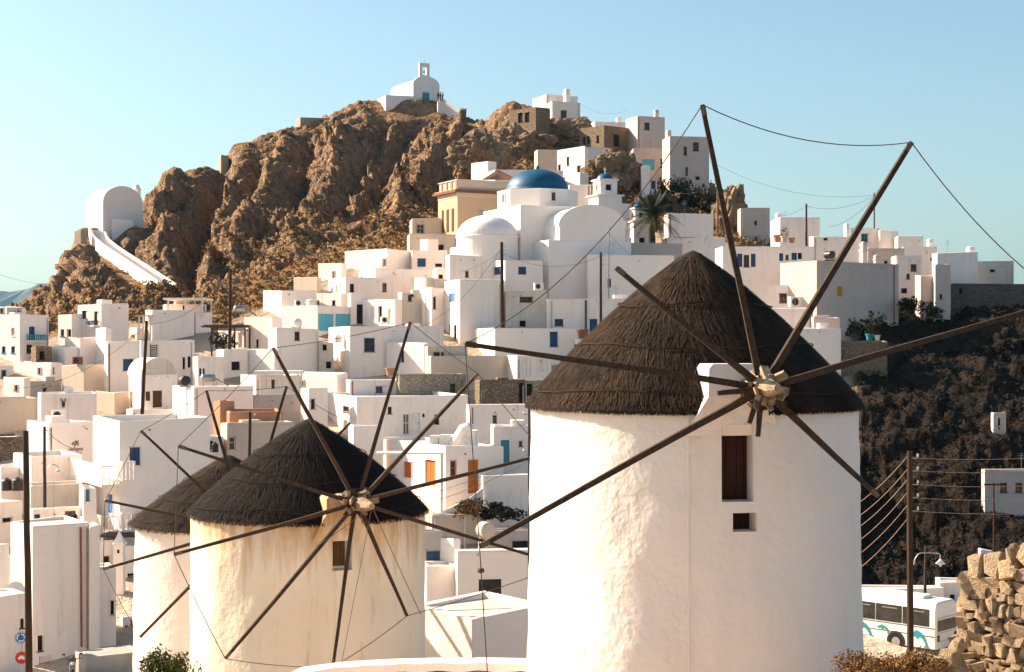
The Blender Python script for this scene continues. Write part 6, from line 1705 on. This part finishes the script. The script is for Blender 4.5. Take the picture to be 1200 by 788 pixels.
tank('big white round tank on the small brown windowed house', 347, 386, 13, 15, 149, 'paint_white', True)
tank('dark lying barrel tank below the church apse', 531, 328, 13, 15, 169.5, 'rust', True)
tank('pale barrel shaped water tank near the big mill', 569, 634, 23, 18, 103.5, 'beige', True)
tank('black cylinder tank below the terracotta block', 242, 530, 16, 10, 116, 'black')
tank('small dark tank by the terracotta block', 252, 530, 11, 8, 115.6, 'dark_paint')
tank('dark round tank by the arched skyline gate', 972, 305, 11, 13, 176, 'black', True)
tank('white upright tank above the dirty passage', 396, 402, 10, 9, 149, 'paint_white')
def solar(label, x, yb, D):
    c = P(x, yb, D); root = thing('solar_heater', label, 'solar heater', c)
    d = Vector((.95, .3, 0)); f = Vector((.3, -.95, 0))
    mb = MB(); q = c + UP * .75; prof = [(-.62, .3), (-.56, .8), (-.48, 1), (.48, 1), (.56, .8), (.62, .3)]
    mb.tube([q + d * a for a, k in prof], [.34 * k for a, k in prof], 16); mb.build('tank', 'metal', root)
    mb = MB(); o = q - d * .6 + d * 1.25 - UP * .1; a = d * 1.0 - UP * .62
    mb.box(o - f * .5, a, f * 1.1, UP * .07); pn = mb.build('panel', 'glass', root)
    mb = MB()
    for s in (-.4, .4):
        mb.tube([c + d * s, q + d * s], .03, 5); mb.tube([o + f * (s * 1.2) , c + d * .6 + f * (s * 1.2) - UP * .05], .025, 5)
    mb.build('frame', 'metal', root)
tank('dark lying boiler drum on the bright white cube house', 216, 454, 14, 16, 128.5, 'black', True)
solar('solar heater with silver tank on the bright white cube house', 244, 454, 130)
solar('solar heater on the white house beside the pergola', 281, 371, 157)
def ac_unit(label, x, yb, D, mat='paint_white', s=1.0):
    c = P(x, yb, D); root = thing('air_conditioner', label, 'air conditioner', c)
    u = Vector((.93, .36, 0)); n = Vector((.36, -.93, 0))
    mb = MB(); mb.box(c - u * .45 * s + UP * .08, u * .9 * s, -n * .35 * s, UP * .65 * s); mb.build('casing', mat, root)
    mb = MB(); q = c + n * .012 + UP * (.08 + .33 * s) - u * .12 * s; N = 16
    mb.poly([q + u * .24 * s * math.cos(2 * math.pi * i / N) + UP * .24 * s * math.sin(2 * math.pi * i / N) for i in range(N)]); g = mb.build('fan_grille', 'dark_paint', root)
    mb = MB()
    for k in (-.35, .35): mb.box(c + u * k * s - u * .03 - n * .3 * s, u * .06, n * .3 * s, UP * .08)
    mb.build('feet', 'metal', root)
ac_unit('white air conditioner under the horned head ornament', 69, 493, 126.5, s=1.15)
ac_unit('air conditioner on the white cube house below the scrub', 351, 360, 163.5)
ac_unit('white service box on the low brown windowed house', 934, 361, 157.5, s=1.6)
ac_unit('grey air conditioner beside the blank beige cube', 91, 428, 140.5, 'rust')
ac_unit('air conditioner on the two slim doors house', 452, 380, 158)
ac_unit('white box unit on the stained beige house roof', 632, 341, 160, s=1.1)
def dish(label, x, y, D, r=.45, face=(.5, -.8, .35)):
    c = P(x, y, D); root = thing('satellite_dish', label, 'satellite dish', c - UP * .8)
    n = Vector(face).normalized(); a = n.cross(UP).normalized(); b = a.cross(n); mb = MB(); N = 16
    rings = [[c + (a * math.cos(2 * math.pi * i / N) + b * math.sin(2 * math.pi * i / N)) * r * k + n * (.25 * r * k * k) for i in range(N)] for k in (.05, .4, .75, 1)]
    mb.poly(rings[0])
    for r0, r1 in zip(rings[:-1], rings[1:]):
        for i in range(N): mb.quad(r0[i], r0[(i + 1) % N], r1[(i + 1) % N], r1[i])
    mb.build('reflector', 'paint_white', root)
    mb = MB(); mb.tube([c - UP * .8 - n * .1, c - n * .1, c], .03, 6); mb.tube([c - b * r * .8, c + n * r * .9], .012, 4); mb.build('mast', 'metal', root)
dish('white satellite dish near the indigo door house', 702, 353, 156, .5)
dish('satellite dish on the orange door house roof', 545, 520, 115, .4)
dish('satellite dish on the long low blue shutter neighbour', 826, 276, 177, .6)
dish('satellite dish by the low roadside house', 18, 692, 88, .5, (.6, -.75, .3))
dish('satellite dish on the lower terraces by brown shutter', 94, 600, 105, .35)
dish('satellite dish above the horned ornament terrace', 80, 458, 131, .4)
dish('satellite dish on the white skyline house roof', 1000, 272, 182, .5)
def pot(label, x, y, D, r=.25, mat='terracotta', plant=True, seed=1):
    c = P(x, y, D); root = thing('plant_pot', label, 'plant pot', c); mb = MB()
    mb.lathe(c, [(r * .7, 0), (r * .95, r * 1.3), (r * 1.1, r * 1.35), (r * 1.1, r * 1.6), (r * .9, r * 1.6), (.01, r * 1.4)], 14); mb.build('pot', mat, root)
    if plant:
        mb = MB(); leaves(mb, c + UP * r * 2.6, r * 1.3, r * 1.3, r * 1.4, 160, .09, random.Random(seed)); mb.build('foliage', 'leaf_dark', root)
pot('blue glazed pot on the pale blue coping', 1019, 399, 145.8, .38, 'dolphin_teal', True, 3)
pot('white pot on the pale blue coping', 1028, 399, 145.8, .3, 'paint_white', False)
pot('rusty tub on the small white step block', 683, 397, 150.2, .55, 'rust', False)
pot('terracotta jar on the pale terrace behind the spokes', 457, 440, 139, .4, 'terracotta', False)
pot('big round clay jar on the pinkish roof edge', 92, 427, 140.8, .3, 'rust', False)
pot('clay pots cluster leader on the skyline roof', 911, 284, 178, .5, 'terracotta', False)
pot('second clay jar among the skyline roof clutter', 919, 284, 177, .42, 'beige', True, 5)
pot('third clay jar among the skyline roof clutter', 928, 285, 177, .36, 'terracotta', False)

def canopy(label, pts, yt, thick, D, posts, mat='white', slats=0, depth=3.0, post_to=None, pm='paint_white'):
    a, b = P(pts[0], yt, D), P(pts[1], yt, D); d = Vector((0, depth, 0))
    root = thing('pergola', label, 'pergola', P((pts[0] + pts[1]) / 2, post_to, D))
    if not slats:
        mb = MB(); mb.box8([a, b, b + d, a + d, a + UP * thick, b + UP * thick, b + d + UP * thick, a + d + UP * thick]); mb.build('slab', mat, root)
    else:
        for k in range(slats):
            q = a.lerp(b, (k + .5) / slats); mb = MB(); mb.box(q - Vector((.06, .2, 0)), Vector((.12, 0, 0)), d + Vector((0, .4, 0)), UP * thick); mb.build('slat', mat, root)
        for e in (0, depth): mb = MB(); mb.box(a + Vector((-.2, e, -.16)), (b - a) + Vector((.4, 0, 0)), Vector((0, .14, 0)), UP * .155); mb.build('beam', mat, root)
    for x in posts:
        for e in (.05, depth - .2):
            q = P(x, post_to, D); z = P(x, yt, D).z - (.16 if slats else 0); q = Vector((q.x, D + e, q.z - 1)); mb = MB(); mb.box(q, Vector((.14, 0, 0)), Vector((0, .14, 0)), UP * (z - q.z - .003)); mb.build('post', pm, root)
canopy('dark timber slat pergola beside the white column house', (238, 289), 382, .1, 152, (247, 268, 286), 'brown', 14, 3.0, 410, 'brown')
canopy('white slab canopy on posts over the terrace', (297, 352), 438, .22, 136, (306, 330, 348), 'white', 0, 2.5, 462)
canopy('thin white slab canopy on the large blank box', (191, 239), 351.5, .2, 159.5, (196, 216, 236), 'white', 0, 5, 362)
canopy('lit white porch canopy over the orange doors', (440, 520), 533, .12, 110, (444, 516), 'white_clean', 0, 1.8, 585)
canopy('ragged flat canopy left of the large blank box', (159, 178), 371, .14, 156.5, (162, 175), 'beige', 0, 2, 392)
canopy('dark cloth awning at the shopfront', (116, 160), 630, .1, 104, (118, 158), 'dark_paint', 0, 2.5, 650)
# pointed white chimney tower among the awnings
def pointed_chimney():
    c = P(140, 665, 101); root = thing('chimney_tower', 'slender white pointed chimney above the dark awnings', 'chimney', c - UP * 3); w = .62
    def ring(z, k): return [c + Vector((a * w * k / 2, b * w * k / 2, z)) for a, b in ((-1, -1), (1, -1), (1, 1), (-1, 1))]
    hh = 38 * 101 / F; mb = MB(); rs = [ring(-3, 1.05), ring(hh * .7, .95), ring(hh * .7, 1.25), ring(hh * .76, 1.25), ring(hh * .76, 1.0), ring(hh * 1.12, .08)]
    for a, b in zip(rs[:-1], rs[1:]):
        for i in range(4): mb.quad(a[i], a[(i + 1) % 4], b[(i + 1) % 4], b[i])
    mb.build('shaft', 'white_clean', root)
    mb = MB(); mb.box(c + Vector((-.07, -w / 2 - .01, hh * .45)), Vector((.14, 0, 0)), Vector((0, .05, 0)), UP * .22); mb.build('vent', 'interior', root)
pointed_chimney()
# horned head ornament and lettering
def on_wall(h, x, y, out=.03):
    s = along(h['C'], h['r'], x); q = h['C'] + h['r'] * s; return Vector((q.x, q.y, (HY - y) / F * q.y + ZC)) - h['l'] * out
def ornament():
    h = HOUSES['horn']; c = on_wall(h, 74, 473, .05); u = h['r']; n = -h['l']; k = 126 / F * 1.25
    root = thing('wall_ornament', 'dark horned animal head ornament on the terrace wall', 'ornament', c - UP * .4)
    pts = [(-1.1, 1), (1.1, 1), (1.5, -.5), (.8, -4), (-.8, -4), (-1.5, -.5)]
    def ex(pp, nm):
        mb = MB(); f = [c + u * a * k + UP * b * k + n * .12 for a, b in pp]; g = [p - n * .14 for p in f]; mb.poly(f)
        for i in range(len(f)): mb.quad(f[i], g[i], g[(i + 1) % len(f)], f[(i + 1) % len(f)])
        mb.build(nm, 'black', root)
    ex(pts, 'head'); ex([(-1.0, .9), (-.2, .9), (-1.2, 2.6), (-2.2, 5.2), (-2.4, 5.0), (-1.9, 2.4)][::-1], 'horn'); ex([(1.0, .9), (.2, .9), (1.2, 2.6), (2.2, 5.2), (2.4, 5.0), (1.9, 2.4)], 'horn')
ornament()
def lettering():
    h = HOUSES['sign']; u = h['r']; n = -h['l']
    cu = bpy.data.curves.new('lettering', 'FONT'); cu.body = 'yellages'; cu.size = .82; cu.shear = .25; cu.extrude = .012; cu.offset = .008
    o = bpy.data.objects.new('lettering', cu); COL.objects.link(o)
    me = bpy.data.meshes.new_from_object(o.evaluated_get(bpy.context.evaluated_depsgraph_get())); bpy.data.objects.remove(o)
    me.materials.append(M['rust']); o = bpy.data.objects.new('lettering', me); COL.objects.link(o)
    c = on_wall(h, 80, 528.5, .03); wdt = max(v.co.x for v in me.vertices); tgt = (on_wall(h, 97.5, 528) - c).length; s = tgt / wdt
    rot = Matrix((u, UP, n)).transposed().to_4x4()
    o.parent = h['root']; o.matrix_local = Matrix.Translation(c - ORG[h['root'].name]) @ rot @ Matrix.Scale(s, 4)
    mb = MB()
    for pts in ([(84, 522), (86, 518), (89, 520), (92, 516.5)], [(84.5, 519), (88, 522.5), (90, 517.5), (92.5, 521)], [(87, 523), (88.5, 516), (91, 523)]):
        mb.tube([on_wall(h, *p, .03) for p in pts], .035, 5)
    mb.build('drawn_emblem', 'rust', h['root'])
lettering()
# pipes and the iron stair are parts of their houses
def pipe(key, x0, y0, x1, y1, rad, mat, nm='drainpipe'):
    h = HOUSES[key]; mb = MB(); mb.tube([on_wall(h, x0, y0, rad + .02), on_wall(h, x1, y1, rad + .02)], rad, 7); mb.build(nm, mat, h['root'])
pipe('pipe', 686.5, 352, 686.5, 392, .10, 'blue')
pipe('bigleft', 94, 618, 95, 758, .06, 'rust'); 
def iron_stair():
    h = hA5b; root = h['root']; par = None
    mb = MB(); a, b = on_wall(h, 176, 404, .25), on_wall(h, 183.5, 404, .25); c, d = on_wall(h, 176, 424, .25), on_wall(h, 183.5, 424, .25)
    mb.tube([a, c], .04, 5); mb.tube([b, d], .04, 5); st = mb.build('iron_stair', 'dark_paint', root)
    for i in range(8):
        mb = MB(); f = (i + .5) / 8; mb.tube([a.lerp(c, f), b.lerp(d, f)], .05, 4); mb.build('tread', 'dark_paint', st)
iron_stair()
def low_vault():
    h = HOUSES['vault']; N = 14; mb = MB(); Lr, Ll = h['Lr'], h['Ll']; base = Vector((h['C'].x, h['C'].y, h['roofz'] - .05))
    hh = 1.5; arc = [(Lr * .5 - Lr * .48 * math.cos(math.pi * i / N), hh * math.sin(math.pi * i / N)) for i in range(N + 1)]
    f = [base + h['r'] * a + UP * b + h['l'] * .1 for a, b in arc]; g = [p + h['l'] * max(Ll - .2, 4) for p in f]
    mb.poly(f); mb.poly(g[::-1])
    for i in range(N): mb.quad(f[i], g[i], g[i + 1], f[i + 1])
    mb.build('vaulted_roof', 'dirty', h['root'])
low_vault()
# white boxes and a curved flue on the orange door house roof
h = HOUSES['orange']
for x0, x1, y0, y1, dd in ((503, 513.5, 511, 525, 1.0), (514.5, 528, 510, 524, 1.0), (541, 557, 505, 526, 1.4)):
    a, b = P(x0, y1, 115.5), P(x1, y1, 115.5); mb = MB(); hh = (y1 - y0) * 115.5 / F
    mb.box(a - UP * .3, b - a, Vector((.2, dd, 0)), UP * (hh + .3)); mb.build('roof_box', 'white_clean', h['root'])
mb = MB(); pts = [P(531, 523, 115.6), P(537, 514, 115.6), P(543, 503, 115.6), P(549, 500.5, 115.6), P(554, 502, 115.6)]; mb.tube(pts, [.45, .42, .4, .36, .3], 10); mb.build('curved_flue', 'white_clean', h['root'])

# people on the chapel terrace
def person(label, x, y, D, shirt, seed):
    c = P(x, y, D); g = terrain_at(x, D)
    verts = [(0, 0, .95), (0, 0, 1.2), (0, 0, 1.42), (0, 0, 1.52), (0, -.01, 1.66), (-.2, 0, 1.40), (-.27, .02, 1.12), (-.25, -.06, .88), (.2, 0, 1.40), (.27, .02, 1.12), (.25, -.06, .88),
             (-.1, 0, .9), (-.11, -.02, .48), (-.12, .02, .06), (-.12, -.12, .03), (.1, 0, .9), (.11, -.02, .48), (.12, .02, .06), (.12, -.12, .03)]
    edges = [(0, 1), (1, 2), (2, 3), (3, 4), (2, 5), (5, 6), (6, 7), (2, 8), (8, 9), (9, 10), (0, 11), (11, 12), (12, 13), (13, 14), (0, 15), (15, 16), (16, 17), (17, 18)]
    rad = [.15, .15, .15, .06, .11, .07, .05, .04, .07, .05, .04, .1, .07, .05, .05, .1, .07, .05, .05]
    me = bpy.data.meshes.new('person'); me.from_pydata(verts, edges, []); me.materials.append(M[shirt])
    o = bpy.data.objects.new('person', me); COL.objects.link(o)
    m = o.modifiers.new('skin', 'SKIN'); me.skin_vertices[0].data[0].use_root = True
    for i, r in enumerate(rad): me.skin_vertices[0].data[i].radius = (r, r * .8)
    o.modifiers.new('sub', 'SUBSURF').levels = 1; o.modifiers['sub'].render_levels = 1
    o.location = c; o.rotation_euler = (0, 0, seed); tag(o, label, 'person')
    mb = MB(); mb.lathe(Vector((0, .01, 1.66)), [(.115, -.02), (.122, .05), (.09, .12), (.01, .145)], 10); hr = mb.build('hair', 'black', origin=Vector((0, 0, 0))); hr.parent = o
H(511, 513, 521, 119, 123, 'small white landing beside the summit chapel', [], D=300, par=.02, name='landing', cat='landing', m='white_clean', dep=2.5)
person('person in dark clothes beside the summit chapel door', 513.6, 119, 299.2, 'cloth_dark', .3)
person('person in brown clothes on the summit landing', 516.2, 119, 299.0, 'brown', 1.2)
person('person in black at the head of the summit stairs', 518.6, 119, 299.3, 'black', -.8)
